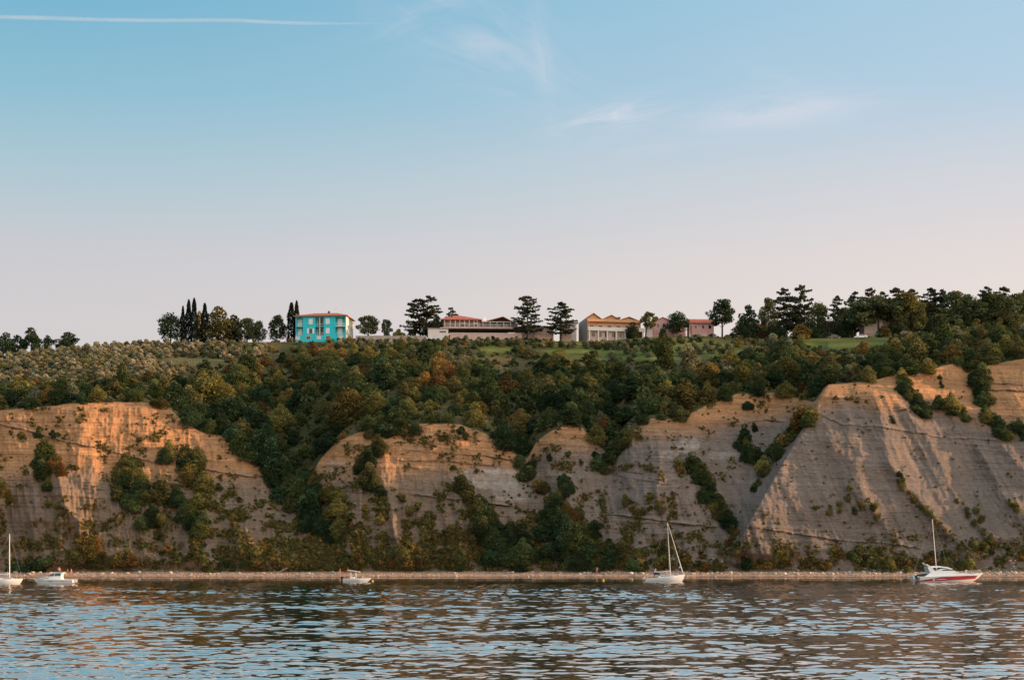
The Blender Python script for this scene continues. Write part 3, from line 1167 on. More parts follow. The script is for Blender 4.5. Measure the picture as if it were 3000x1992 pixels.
n_tree = 0
tries = 0
cand = []
while tries < 60000:
    tries += 1
    px = random.uniform(-110, 3120)
    c = int(np.searchsorted(pxs, px))
    y = random.uniform(Yg[hill[0], c] - 1.0, crest_Y[c] - 4)
    x = PX(px, y)
    z, _, _ = ground_xy(x, y)
    py = HZ - (z - CH) * F / y
    if in_grove(px, py - 8) or in_meadow(px, py - 14):
        continue
    up = (y - Yg[hill[0], c]) / (crest_Y[c] - Yg[hill[0], c])
    big = 1.0
    if 1250 < px < 2350 and up > 0.55:
        if random.random() < 0.62:
            continue
        big = 0.55
    if up > 0.82:
        big *= 0.6
    wd = random.choice([random.uniform(4, 7), random.uniform(6, 10), random.uniform(8, 12)]) * big
    if px < 500:
        wd *= 0.8
    if up < 0.06:
        wd *= 0.8
    lim = np.interp(px, [0, 750, 860, 1045, 1250, 1700, 2200, 2330, 2480, 2560, 2700, 2760, 3000], [1085, 1015, 996, 990, 984, 988, 984, 975, 986, 974, 972, 945, 935])
    if px < 750:
        lim = np.interp(px, [0, 400, 600, 750], [1088, 1078, 1052, 1018])
    if HZ - (z + wd * 0.85 - CH) * F / y < lim:
        continue
    if in_meadow(px, HZ - (z + wd * 0.7 - CH) * F / y) and random.random() < 0.85:
        continue
    sp = wd * (0.60 if up < 0.5 else 0.72)
    if not free(x, y, sp):
        continue
    placed.append((x, y, sp))
    cand.append((px, py, x, y, z, wd, up))
    if len(cand) >= 640:
        break
kinds = {"upright_tree": 0, "oak_tree": 0, "warm_toned_tree": 0, "shrub": 0}
for px, py, x, y, z, wd, up in cand:
    r = int(hill[0] + np.clip(up, 0, 0.999) ** (1 / 1.15) * NH)
    warm = 0.10 + 0.15 * (px < 700) + 0.18 * (px > 2350)
    q = random.random()
    if 1200 < px < 2350 and up > 0.45:
        color = pick([(SLD, 3), (MDG, 3), (YLG, 2.2), (GLD, 1.2), (DKG, 2)])
    elif q < warm:
        color = pick([(RST, 1.6), (GLD, 1.6), (BRG, 2.4), (YLG, 1.6)])
    else:
        color = pick([(DKG, 4), (MDG, 4), (BRG, 2.2), (YLG, 1.2), (GLD, 0.3), (SLD, 0.5)])
    color = jit(color)
    hw_ = hue_word(color)
    if wd < 4.2:
        nm, kw, cat, mesh = "shrub", "shrub", "shrub", random.choice(P_ROUND + P_FEATH[:2] + P_BROAD[:3])
    elif hw_ in ("rust brown", "golden brown"):
        nm, kw, cat, mesh = "warm_toned_tree", "leafy tree", "tree", random.choice(P_BROAD)  # crowns with warm hues, commoner at both ends of the slope
    elif random.random() < 0.3:
        nm, kw, cat, mesh = "upright_tree", "upright tree", "tree", random.choice(P_TALL)  # tall-crowned broadleaf tree, told apart by shape alone
        wd *= 0.8
    else:
        nm, kw, cat, mesh = "oak_tree", "round tree", "tree", random.choice(P_BROAD + P_BROAD + P_ROUND[:2] + P_FEATH[:1])
    kinds[nm] += 1
    plant(nm, mesh, (x, y, z), wd, wd * random.uniform(0.68, 1.1), color, kw, cat, {"shrub": "shrubs on the wooded slope", "warm_toned_tree": "warm toned trees on the wooded slope", "oak_tree": "round leafy trees on the wooded slope", "upright_tree": "upright leafy trees on the wooded slope"}[nm], px, py, r, 0.14)

# --- olive grove on the western slope, set out in rows along the contour
ol = []
for i, y in enumerate(np.arange(438, 530, 3.7)):
    for x in np.arange(-190, -60, 3.2):
        xx = x + random.uniform(-0.9, 0.9)
        yy = y + random.uniform(-0.7, 0.7) + 2.2 * math.sin(x / 22)
        z, px, c = ground_xy(xx, yy)
        py = HZ - (z - CH) * F / yy
        if -40 < px < 860 and yy < crest_Y[c] + 1 and in_grove(px, py) and not in_meadow(px, py) and free(xx, yy, 0.9):
            ol.append((xx, yy, z, px, py))
for x in np.arange(-62, 60, 3.6):
    for yy0 in (529, 533.5):
        xx, yy = x + random.uniform(-1, 1), yy0 + random.uniform(-1, 1)
        z, px, c = ground_xy(xx, yy)
        ol.append((xx, yy, z, px, HZ - (z - CH) * F / yy))
for yy0 in (500, 508, 517, 526, 534):
    for x in np.arange(20, 72, 3.4):
        if random.random() < 0.72:
            xx, yy = x + random.uniform(-1, 1), yy0 + random.uniform(-0.6, 0.6)
            z, px, c = ground_xy(xx, yy)
            ol.append((xx, yy, z, px, HZ - (z - CH) * F / yy))
random.shuffle(ol)
ol.sort(key=lambda t: t[1])
N_OL = 300
grove_rest = []
for i, (x, y, z, px, py) in enumerate(ol):
    wd = random.uniform(2.5, 3.5)
    col_ = jit(pick([(SLV, 3), (SLM, 3), (SLD, 1.6), (YLG, 0.5)]) if px < 1250 else pick([(SLD, 4), (MDG, 2), (SLM, 1)]))
    c = int(np.searchsorted(pxs, px))
    up = (y - Yg[hill[0], c]) / (crest_Y[c] - Yg[hill[0], c])
    r = int(hill[0] + np.clip(up, 0, 0.999) ** (1 / 1.15) * NH)
    if i < N_OL:
        plant("olive_tree", random.choice(P_OLIVE), (x, y, z), wd, wd * random.uniform(0.72, 0.95), col_, "olive tree", "olive tree", "olive trees in the hillside grove", px, py, r, 0.06)
    else:
        grove_rest.append((x, y, z, wd, col_))
print("slope trees", kinds, "olives", len(ol), "rest", len(grove_rest))


def merged(name, items, protos, label, cat, kd, hscale=0.85, sink=0.06):
    """one mesh of many far plants"""
    Vs, Fs, Ts = [], [], []
    off = 0
    cache = []
    for me in protos:
        n = len(me.vertices)
        v = np.empty(n * 3, np.float32)
        me.vertices.foreach_get("co", v)
        a = np.empty(n * 4, np.float32)
        me.color_attributes["tint"].data.foreach_get("color", a)
        cache.append((v.reshape(-1, 3), a.reshape(-1, 4)[:, :3]))
    for (x, y, z, wd, cc) in items:
        v, a = random.choice(cache)
        th = random.uniform(0, 6.28)
        ca, sa = math.cos(th), math.sin(th)
        h = wd * hscale * random.uniform(0.8, 1.2)
        q = np.stack([(v[:, 0] * ca - v[:, 1] * sa) * wd + x, (v[:, 0] * sa + v[:, 1] * ca) * wd + y, v[:, 2] * h + z - sink * h], 1)
        Vs.append(q)
        Fs.append(np.arange(len(q)).reshape(-1, 4) + off)
        Ts.append(a * np.array(cc))
        off += len(q)
    me = mesh_np(name, np.concatenate(Vs), np.concatenate(Fs), M_LEAF, tint=np.concatenate(Ts))
    o = link(bpy.data.objects.new(name, me))
    o.color = (1, 1, 1, 1)
    tag(o, label, cat, kind=kd)
    return o


if grove_rest:
    merged("far_olive_grove", grove_rest, P_OLIVE[:2], "silver olive crowns massed at the top of the far grove", "olive grove", "stuff")

# --- low undergrowth that fills the ground between the trees
P_TUFT = [proto("tuft", lobed(300 + i, 4, 70, 0.26, hh=0.7, low=0.0, rmin=0.18, rmax=0.3, flat=0.2)) for i in range(5)]
ug = []
for _ in range(5200):
    px = random.uniform(-60, 3060)
    c = int(np.searchsorted(pxs, px))
    y = random.uniform(Yg[hill[0], c], crest_Y[c] + 6)
    x = PX(px, y)
    z, _, _ = ground_xy(x, y)
    py = HZ - (z - CH) * F / y
    if in_meadow(px, py):
        continue
    if in_grove(px, py) and random.random() < 0.6:
        continue
    ug.append((x, y, z, random.uniform(0.9, 3.0), jit(pick([(DKG, 3), (MDG, 2), (BRG, 2), (SLM, 1), (YLG, 1)]), 0.25)))
merged("undergrowth", ug, P_TUFT, "low tangled undergrowth between the trees on the slope", "undergrowth", "stuff", 0.7)

# --- shrubs growing on the cliff: strips of (polyline, count, size range, palette, prototypes, spread px)
G_ = [(DKG, 3), (MDG, 3), (BRG, 2), (YLG, 1)]
W_ = [(RST, 2), (GLD, 2), (BRG, 3), (YLG, 2)]
Y_ = [(GLD, 2), (YLG, 3), (BRG, 2)]
D_ = [(DKG, 5), (MDG, 3), (BRG, 0.8)]
X_ = [(BRG, 3), (YLG, 2), (GLD, 1.5), (MDG, 1.5), (RST, 0.8)]
STRIPS = [
    ([(118, 1340), (130, 1395), (150, 1430)], 6, (2.6, 4.4), G_, "b", 18), ([(165, 1345), (175, 1385)], 3, (2.6, 3.6), W_, "b", 14), ([(165, 1455), (200, 1520), (245, 1575)], 6, (1.8, 3.2), Y_, "r", 20),
    ([(20, 1262), (95, 1275), (150, 1270), (175, 1290)], 6, (1.2, 2.8), G_, "r", 14), ([(0, 1405), (15, 1450), (30, 1480)], 4, (2.0, 3.4), Y_, "b", 12),
    ([(225, 1640), (260, 1610), (290, 1650)], 6, (3.4, 5.4), W_, "b", 20), ([(330, 1640), (380, 1660)], 4, (2.8, 4.6), W_, "b", 22), ([(30, 1658), (90, 1655), (140, 1662)], 6, (2.2, 3.6), G_, "r", 16),
    ([(330, 1390), (380, 1375), (410, 1420), (420, 1470)], 9, (3.6, 5.6), G_, "b", 26), ([(350, 1440), (420, 1510), (450, 1550)], 7, (2.8, 4.4), G_, "b", 24), ([(470, 1340), (520, 1350), (560, 1400), (570, 1460)], 9, (3.8, 5.8), Y_ + G_, "b", 28),
    ([(480, 1450), (530, 1500), (590, 1530), (600, 1570)], 9, (3.4, 5.2), G_, "b", 26), ([(455, 1560), (480, 1600), (540, 1650)], 7, (1.8, 3.4), Y_, "r", 20), ([(640, 1440), (690, 1480), (720, 1560)], 6, (1.4, 2.8), X_, "r", 30),
    ([(700, 1305), (760, 1340), (800, 1400), (850, 1440), (880, 1480)], 15, (4.0, 6.4), D_, "b", 26), ([(840, 1400), (880, 1440), (900, 1500), (900, 1545)], 11, (4.2, 6.4), D_, "b", 30), ([(930, 1430), (985, 1460), (990, 1510)], 6, (3.6, 5.6), X_, "b", 22),
    ([(900, 1540), (950, 1560), (990, 1570)], 5, (3.4, 5.0), G_, "b", 20), ([(1090, 1265), (1140, 1270), (1190, 1262), (1230, 1258)], 6, (2.4, 4.2), [(BRG, 3), (DKG, 2)], "b", 14), ([(1110, 1300), (1090, 1350), (1080, 1400), (1110, 1440)], 9, (2.4, 4.2), [(BRG, 3), (DKG, 2), (MDG, 1)], "b", 24),
    ([(1100, 1420), (1090, 1500), (1110, 1560)], 6, (2.0, 3.4), Y_, "r", 24), ([(1160, 1440), (1210, 1500), (1230, 1560)], 6, (1.6, 3.0), Y_, "f", 20), ([(1350, 1262), (1370, 1285)], 3, (2.4, 3.8), [(BRG, 2), (DKG, 2)], "r", 14),
    ([(1340, 1430), (1380, 1460), (1400, 1500)], 4, (2.4, 3.8), X_, "b", 16), ([(1390, 1500), (1440, 1530), (1480, 1580), (1510, 1640)], 12, (3.6, 6.0), G_, "b", 34), ([(1420, 1600), (1480, 1640), (1560, 1655)], 9, (3.2, 5.2), D_, "b", 28),
    ([(1540, 1360), (1560, 1400), (1590, 1430)], 6, (2.6, 4.0), X_, "b", 18), ([(1600, 1440), (1650, 1500), (1700, 1540)], 6, (2.4, 4.0), X_, "b", 24), ([(1645, 1405), (1668, 1445)], 4, (2.0, 3.6), D_, "b", 10),
    ([(1580, 1325), (1690, 1345), (1740, 1330)], 4, (1.6, 3.0), G_, "r", 16), ([(1600, 1510), (1640, 1560), (1690, 1600), (1700, 1640)], 13, (4.0, 6.4), D_, "b", 36), ([(1620, 1620), (1680, 1650), (1760, 1655)], 8, (3.4, 5.2), D_, "b", 26),
    ([(1740, 1540), (1760, 1600), (1840, 1650)], 6, (2.4, 4.4), G_, "b", 26), ([(1840, 1275), (1810, 1320), (1780, 1350), (1765, 1380)], 9, (2.6, 4.4), G_, "b", 14), ([(1820, 1450), (1850, 1480), (1870, 1510)], 5, (1.6, 2.8), Y_, "f", 20),
    ([(1920, 1450), (1935, 1500)], 4, (1.4, 2.8), Y_, "f", 16), ([(1975, 1345), (2000, 1380)], 4, (1.8, 3.0), Y_, "r", 10), ([(2020, 1360), (2050, 1410), (2070, 1450)], 8, (3.0, 4.6), G_, "b", 16), ([(2070, 1450), (2100, 1490), (2130, 1540)], 8, (2.8, 4.4), G_, "b", 18),
    ([(2130, 1560), (2160, 1600)], 4, (2.0, 3.2), X_, "r", 16), ([(2175, 1185), (2200, 1190)], 2, (2.4, 3.4), D_, "b", 8), ([(2205, 1235), (2215, 1260)], 2, (1.6, 2.6), D_, "r", 8), ([(2180, 1300), (2220, 1345), (2250, 1370)], 8, (3.0, 4.6), G_, "b", 22),
    ([(2260, 1335), (2300, 1290), (2340, 1250), (2375, 1215)], 10, (2.8, 4.6), Y_ + G_, "b", 16), ([(2230, 1400), (2200, 1440)], 4, (1.8, 3.0), G_, "r", 12), ([(2385, 1480), (2430, 1490), (2470, 1475)], 7, (1.2, 2.4), Y_, "f", 14),
    ([(2500, 1450), (2530, 1480), (2560, 1500)], 9, (1.4, 2.8), Y_, "f", 22), ([(2450, 1165), (2500, 1160), (2550, 1165)], 4, (1.2, 2.2), Y_ + G_, "r", 10), ([(2640, 1105), (2650, 1140), (2680, 1180), (2710, 1220)], 10, (2.4, 4.0), G_, "b", 14),
    ([(2838, 1075), (2860, 1110), (2870, 1150), (2885, 1190)], 10, (2.8, 4.4), D_, "b", 12), ([(2750, 1180), (2790, 1195), (2820, 1215)], 6, (2.6, 4.2), G_, "b", 16), ([(2870, 1200), (2910, 1240), (2960, 1290)], 8, (2.2, 3.8), G_, "b", 14),
    ([(2975, 1250), (2998, 1275)], 3, (2.2, 3.6), D_, "b", 10), ([(2608, 1215), (2620, 1235)], 2, (1.6, 2.4), G_, "r", 6), ([(2636, 1385), (2645, 1400)], 2, (1.4, 2.2), D_, "r", 5), ([(2755, 1100), (2760, 1130)], 3, (1.4, 2.4), D_, "r", 8),
    ([(2640, 1410), (2690, 1470), (2740, 1520), (2770, 1545)], 11, (1.2, 2.4), Y_, "f", 10), ([(2800, 1455), (2850, 1510), (2900, 1570)], 9, (1.4, 2.6), Y_, "f", 16), ([(2950, 1460), (2985, 1495)], 4, (1.2, 2.2), Y_, "f", 8),
    ([(2230, 1640), (2330, 1645), (2430, 1650)], 9, (1.8, 3.4), X_, "r", 20), ([(2430, 1610), (2520, 1640), (2620, 1655)], 10, (1.8, 3.4), X_, "r", 24), ([(2620, 1630), (2720, 1645), (2830, 1655)], 10, (1.8, 3.4), X_, "r", 24),
    ([(2850, 1590), (2920, 1620), (2990, 1640)], 10, (1.8, 3.6), X_, "r", 28), ([(2150, 1650), (2190, 1655)], 3, (2.4, 3.6), D_, "r", 12), ([(1860, 1600), (1950, 1620), (2060, 1630)], 8, (1.4, 2.6), X_, "r", 26), ([(1860, 1650), (1980, 1658), (2100, 1660)], 9, (1.8, 3.0), X_, "r", 16),
    ([(740, 1620), (840, 1640), (940, 1655)], 10, (1.6, 3.2), X_, "r", 26), ([(960, 1610), (1040, 1640), (1120, 1650)], 9, (1.8, 3.2), X_, "r", 28), ([(1150, 1600), (1250, 1630), (1360, 1650)], 10, (1.8, 3.2), X_, "r", 30), ([(1000, 1580), (1040, 1500)], 5, (1.6, 3.0), X_, "r", 24),
    ([(560, 1640), (640, 1655), (720, 1660)], 8, (1.6, 2.8), X_, "r", 18),
]
n_cl = 0
for pts, n, (s0, s1), pal, pr, spread in STRIPS:
    p = np.array(pts, float)
    seg = np.r_[0, np.cumsum(np.hypot(*np.diff(p, axis=0).T))]
    low_ = pr == 'r' and pts[0][1] > 1595
    n = int(n * (1.45 if pr == 'b' else 1.9 if low_ else 1.25))
    for i in range(n):
        t_ = seg[-1] * (i + random.uniform(0.1, 0.9)) / n
        px = float(np.interp(t_, seg, p[:, 0])) + random.gauss(0, spread * 0.6)
        py = float(np.interp(t_, seg, p[:, 1])) + random.gauss(0, spread * 0.45)
        py = min(py, 1668)
        g, r, c = ground(px, py + 10)
        wd = random.uniform(s0, s1)
        color = jit(pick(pal))
        mesh = random.choice({"b": P_BROAD + P_TALL[:1] + P_ROUND[:2], "r": P_SCRAG + P_ROUND[:2], "f": P_FEATH + P_SCRAG[:2]}[pr])
        nm = {"b": "cliff_shrub", "r": "scrub_bush", "f": "broom_shrub"}[pr]
        kw = {"b": "leafy bush", "r": "scrubby bush", "f": "wispy bush"}[pr]
        n_cl += 1
        if pr == 'b':
            wd *= 1.22
        if low_:
            wd *= 1.2
        plant(nm, mesh, g, wd, wd * random.uniform(0.85, 1.15), color, kw, "bush", {"b": "leafy bushes on the cliff", "r": "scrubby bushes on the cliff", "f": "wispy bushes on the cliff"}[pr], px, py, r, 0.1)
print("cliff shrubs", n_cl)

# --- dry grass and tufts scattered over the lower cliff and the ledges (uncountable)
gr = []
tr_ = 0
while len(gr) < 22000 and tr_ < 400000:
    tr_ += 1
    px = random.uniform(-60, 3060)
    c = int(np.searchsorted(pxs, px))
    r = random.randint(c0 + 2, c1 - 2)
    if random.random() > 0.006 + 1.2 * vegn[r - c0, c] ** 1.3:
        continue
    gr.append((Xg[r, c], Yg[r, c], Zg[r, c], random.uniform(0.3, 1.15) * (1.4 if 560 < px < 1750 and Zg[r, c] < 22 else 1), jit(pick([(GLD, 2), (YLG, 2), (BRG, 3), (RST, 0.6), (MDG, 1)]), 0.25)))
merged("dry_grass", gr, P_TUFT, "dry brown grass and weeds clinging to the lower cliff", "grass", "stuff", 0.8)
# ------------------------------------------------------------------ trees along the skyline, each with crown and trunk
def trunk_mesh(seed, h=0.45, r=0.03):
    r_ = np.random.default_rng(seed)
    mb = MB()
    mb.bar((0, 0, -0.05), (0.01, 0, h), r, r * 0.6, 7)
    for i in range(5):
        a = i * 1.3 + r_.random()
        mb.bar((0.005, 0, h * 0.6 + 0.06 * i), (0.25 * math.cos(a), 0.25 * math.sin(a), h + 0.12 + 0.06 * i), r * 0.5, r * 0.2, 5)
    return mb_mesh("trunk", mb, M_BARK)


def mb_mesh(name, mb, m):
    me = bpy.data.meshes.new(name)
    me.from_pydata(mb.v, [], mb.f)
    me.materials.append(m)
    me.update()
    return me


def cedar_pair(seed, **k_):
    V, Fq, tn, mb = cedar_mesh(seed, **k_)
    return proto("crown", (V, Fq, tn)), mb_mesh("trunk", mb, M_BARK), k_.get("width", 0.8) * 0.8


def pine_pair(seed, **k_):
    V, Fq, tn, mb = pine_mesh(seed, **k_)
    return proto("crown", (V, Fq, tn)), mb_mesh("trunk", mb, M_BARK), k_.get("width", 0.8)


TR_OAK = trunk_mesh(5)
TR_CYP = mb_mesh("trunk", MB().bar((0, 0, -0.04), (0, 0, 0.5), 0.014, 0.006, 6), M_BARK)
CED = [cedar_pair(400 + i, width=0.8, tiers=9 + i % 3) for i in range(5)]
CEDF = cedar_pair(420, width=0.85, tiers=8, forked=True)
PIN = [pine_pair(430 + i, width=0.8, low=0.38, nl=18) for i in range(5)]
PINL = pine_pair(440, width=0.75, low=0.45, nl=13, lean=0.18)
PIND = pine_pair(441, width=1.15, low=0.30, nl=24)
PINH = [pine_pair(470 + i, width=0.8, low=0.52, nl=17) for i in range(3)]
PINF = [pine_pair(450 + i, width=0.95, low=0.2, nl=26) for i in range(3)]
CYP = [(proto("crown", cypress_mesh(460 + i, 0.2)), TR_CYP, 0.2) for i in range(3)]
OAK = [(m_, TR_OAK, 1.0) for m_ in P_OAKTOP]
BUSHY = [(m_, TR_OAK, 1.0) for m_ in P_BROAD[:4]]
PING = (0.095, 0.112, 0.050)
PINY = (0.135, 0.125, 0.045)
CEDG = (0.068, 0.074, 0.044)
CYPG = (0.022, 0.032, 0.024)


def sky_tree(name, kit, px, top, wpx, dy, color, label, group=None, rz=None):
    c = int(np.clip(np.searchsorted(pxs, px), 0, NC - 1))
    Y = crest_Y[c] + dy
    x = PX(px, Y)
    zg, _, _ = ground_xy(x, Y)
    ht = PZ(top, Y) - zg
    if px > 2360 and name == "pine_tree":
        wpx *= 1.5
        top -= 4
        if kit in PIN and not 2510 < px < 2700:
            kit = PINF[PIN.index(kit) % 3]
        ht = PZ(top, Y) - zg
    if px > 2380 and name == "cedar_tree":
        wpx *= 1.3
    wd = wpx * Y / F
    o = empty(name, (x, Y, zg), random.uniform(0, 6.28) if rz is None else rz)
    o.scale = (wd / kit[2], wd / kit[2], ht)
    cr = link(bpy.data.objects.new("crown", kit[0]), o)
    cr.color = (*jit(color, 0.12), 1)
    link(bpy.data.objects.new("trunk", kit[1]), o)
    tag(o, label, "tree", group)
    return o


st = sky_tree
st("oak_tree", OAK[0], 18, 972, 80, 6, DKG, "dark tree at the far end of the skyline above the olive grove")
st("oak_tree", OAK[1], 52, 975, 70, 9, DKG, "dark low tree beside the pointed oak on the olive grove skyline")
st("oak_tree", OAK[2], 92, 957, 76, 5, DKG, "pointed dark tree, tallest of the low clump above the olive grove")
st("oak_tree", OAK[3], 140, 978, 44, 6, DKG, "slim loose tree between pointed oak and the lone bushy one")
st("oak_tree", OAK[1], 200, 968, 92, 6, DKG, "lone bushy dark tree standing apart at the end of the low clump")
st("pine_tree", PIND, 500, 918, 100, 8, (0.045, 0.07, 0.03), "green dome pine with open underside beside the cypress row", rz=0.4)
for px, tp, w_, dy, tx in ((536, 896, 20, 6, "shortest dark cypress against the dome pine"), (553, 878, 27, 9, "tall dark cypress second in the row after the dome pine"), (569, 874, 28, 5, "tallest dark cypress in the row of four"), (600, 888, 30, 7, "pointed cypress in front of the broad brown oak")):
    st("cypress_tree", random.choice(CYP), px, tp, w_, dy, CYPG, tx, "cypresses on the skyline")
st("oak_tree", OAK[2], 584, 908, 38, 14, GLD, "slim yellowing tree between the tall cypresses and brown oak")
st("oak_tree", OAK[0], 640, 895, 120, 9, BRG, "broad brown green oak with tall crown beside the cypress row")
st("oak_tree", OAK[3], 685, 915, 70, 14, (0.055, 0.062, 0.026), "lower shoulder tree on the edge of the broad brown oak")
st("pine_tree", PINF[0], 724, 928, 72, 7, PING, "low dark pine between the broad oak and the small pine")
st("pine_tree", PINF[1], 758, 939, 52, 9, PING, "smallest dark pine in the gap before the paired cypresses")
st("pine_tree", PINF[2], 812, 920, 66, 6, (0.045, 0.06, 0.026), "conical green pine just before the paired cypresses")
st("cypress_tree", CYP[0], 854, 886, 34, 8, CYPG, "dark broad cypress, outer of the pair by the turquoise house", "cypresses on the skyline")
st("cypress_tree", CYP[1], 869, 881, 26, 10, (0.04, 0.042, 0.024), "taller browner cypress touching the turquoise house roof", "cypresses on the skyline")
st("pine_tree", PIN[0], 1078, 920, 76, 8, PING, "round dark pine on clear trunk beside the turquoise house")
st("pine_tree", PIN[1], 1132, 933, 40, 10, PING, "slim small pine between round pine and yellowish bush")
st("oak_tree", BUSHY[0], 1168, 948, 46, 6, YLG, "yellowish rounded bush tree short of the forked cedar")
st("oak_tree", BUSHY[1], 1204, 956, 34, 7, DKG, "little round dark tree under the forked cedar boughs")
st("cedar_tree", CEDF, 1240, 868, 104, 9, CEDG, "forked cedar with two leaders beside the restaurant", rz=0.2)
st("oak_tree", OAK[1], 1278, 912, 56, 12, DKG, "bushy dark tree between forked cedar and restaurant roof")
st("cedar_tree", CED[3], 1322, 902, 56, 26, CEDG, "cedar top poking out behind the restaurant's red roof")
st("cedar_tree", CED[0], 1545, 868, 96, 2, CEDG, "tall terrace cedar with level boughs and bare trunk", rz=1.1)
st("cedar_tree", CED[1], 1643, 886, 100, 2, CEDG, "broad cedar standing against the peach apartments", rz=2.3)
st("pine_tree", PINL, 1890, 910, 60, 1, PINY, "leaning pine in front of the small white house", rz=0.0)
st("oak_tree", BUSHY[2], 1853, 941, 44, 0, DKG, "low round tree under the last peach gable")
st("pine_tree", PIND, 1985, 914, 92, 3, (0.04, 0.065, 0.028), "flat domed pine covering the pink house", rz=2.0)
st("oak_tree", BUSHY[3], 1942, 958, 24, 2, DKG, "tiny shrub tree at the pink gable wall")
st("pine_tree", PIN[2], 2116, 873, 92, 2, (0.042, 0.06, 0.026), "lone round pine against open sky past the pink wing", rz=3.0)
st("oak_tree", OAK[0], 2192, 890, 78, 8, DKG, "dark leafy tree first at the edge of the pine wood")
st("pine_tree", PINF[0], 2252, 867, 66, 6, PINY, "yellow topped pine next to the twin cedars")
st("cedar_tree", CED[2], 2297, 845, 80, 7, CEDG, "flat topped cedar, nearer the sea houses of the twin cedars", rz=0.6)
st("cedar_tree", CED[4], 2347, 835, 84, 7, CEDG, "pointed cedar, taller of the twin cedars", rz=1.9)
st("pine_tree", PIN[3], 2325, 905, 70, 14, PING, "shorter pine filling the gap behind the twin cedars")
st("pine_tree", PIN[4], 2400, 888, 64, 20, PING, "rounded pine above the black parked car")
st("cedar_tree", CED[0], 2453, 867, 46, 12, CEDG, "thin spire cedar rising between two rounded pines")
st("pine_tree", PINF[1], 2470, 905, 70, 12, PING, "dark spreading pine behind the white parked car")
st("cedar_tree", CED[1], 2506, 856, 60, 14, CEDG, "narrow cedar spire over the white parked car")
st("pine_tree", PIN[0], 2520, 882, 84, 2, PING, "tall stemmed pine leaning over the white parked car")
st("cedar_tree", CED[2], 2548, 845, 62, 22, CEDG, "tallest cedar top over the pale end of the beige villa")
st("pine_tree", PINH[1], 2575, 868, 84, 2, PING, "broad pine shading the pale end of the beige villa")
st("cedar_tree", CED[3], 2585, 856, 60, 24, CEDG, "flat cedar top just past the tallest villa cedar")
st("pine_tree", PINH[2], 2612, 880, 74, 2, PING, "dark pine in front of the villa's middle")
st("cedar_tree", CED[4], 2625, 843, 64, 26, CEDG, "layered cedar peak over the middle of the beige villa")
st("pine_tree", PINF[1], 2636, 884, 44, 1, PING, "slim dark pine in front of the villa between its two windows")
st("pine_tree", PINF[2], 2688, 892, 44, 1, PING, "dark pine hiding the far corner of the beige villa")
st("pine_tree", PINH[0], 2655, 858, 72, 2, PINY, "golden green pine over the beige villa's windows")
st("cedar_tree", CED[0], 2672, 848, 54, 24, CEDG, "bent cedar tip beside the golden green pine")
st("pine_tree", PINF[0], 2715, 885, 80, 10, (0.05, 0.05, 0.03), "wide grey green pine at the villa's far end")
st("cedar_tree", CED[1], 2726, 845, 78, 16, CEDG, "broad cedar with open flat boughs past the beige villa")
st("cedar_tree", CED[2], 2760, 849, 50, 14, CEDG, "narrow cedar joined to the broad open one")
st("pine_tree", PIN[3], 2795, 851, 70, 10, PING, "square topped pine in the middle of the far wood")
st("pine_tree", PINF[1], 2760, 905, 86, 8, PING, "low bushy pine under the narrow cedar")
st("pine_tree", PINF[2], 2832, 862, 62, 12, PING, "lower rounded pine in the dip of the far wood")
st("pine_tree", PIN[4], 2862, 880, 80, 8, PING, "mid green pine front row before the double cedars")
st("cedar_tree", CED[3], 2890, 841, 60, 15, CEDG, "cedar with forked tip, first of the far double cedars")
st("pine_tree", PIN[0], 2898, 858, 86, 10, (0.055, 0.07, 0.028), "light green pine under the forked cedar tip")
st("cedar_tree", CED[4], 2940, 841, 66, 15, CEDG, "flat cedar crown, second of the far double cedars")
st("pine_tree", PIN[1], 2950, 870, 84, 9, PING, "broad pine under the flat cedar crown at wood's end")
st("pine_tree", PINF[0], 2985, 858, 70, 12, PING, "tall pine cut by the frame at the wood's end")
st("cedar_tree", CED[0], 3005, 848, 50, 16, CEDG, "cedar tip at the very edge of the far wood")
st("pine_tree", PIN[2], 2925, 905, 76, 6, PING, "short pine hiding the far pink house")
st("oak_tree", BUSHY[0], 2282, 935, 60, 3, DKG, "dark bushy tree at foot of the twin cedars")
st("oak_tree", BUSHY[1], 2345, 940, 78, 1, GLD, "golden leaved bushy tree in front of the twin cedars")
st("oak_tree", BUSHY[2], 2383, 938, 44, 4, DKG, "dark round tree between golden tree and black car")
st("oak_tree", BUSHY[3], 2170, 945, 66, 3, DKG, "dark green bush tree before the dark red house")
st("oak_tree", BUSHY[2], 2730, 912, 84, 5, (0.06, 0.068, 0.04), "grey green dome tree at the far corner of the villa")
st("oak_tree", BUSHY[0], 2820, 915, 78, 5, DKG, "blue green round tree under the wood's dip")
st("oak_tree", BUSHY[1], 2590, 945, 48, 0, BRG, "olive brown bush tree before the villa's pale wall")
st("oak_tree", BUSHY[3], 2610, 950, 44, 2, DKG, "dark rounded shrub tree at the villa's door")
st("oak_tree", BUSHY[2], 2480, 930, 60, 7, DKG, "dense dark tree shading the black car")

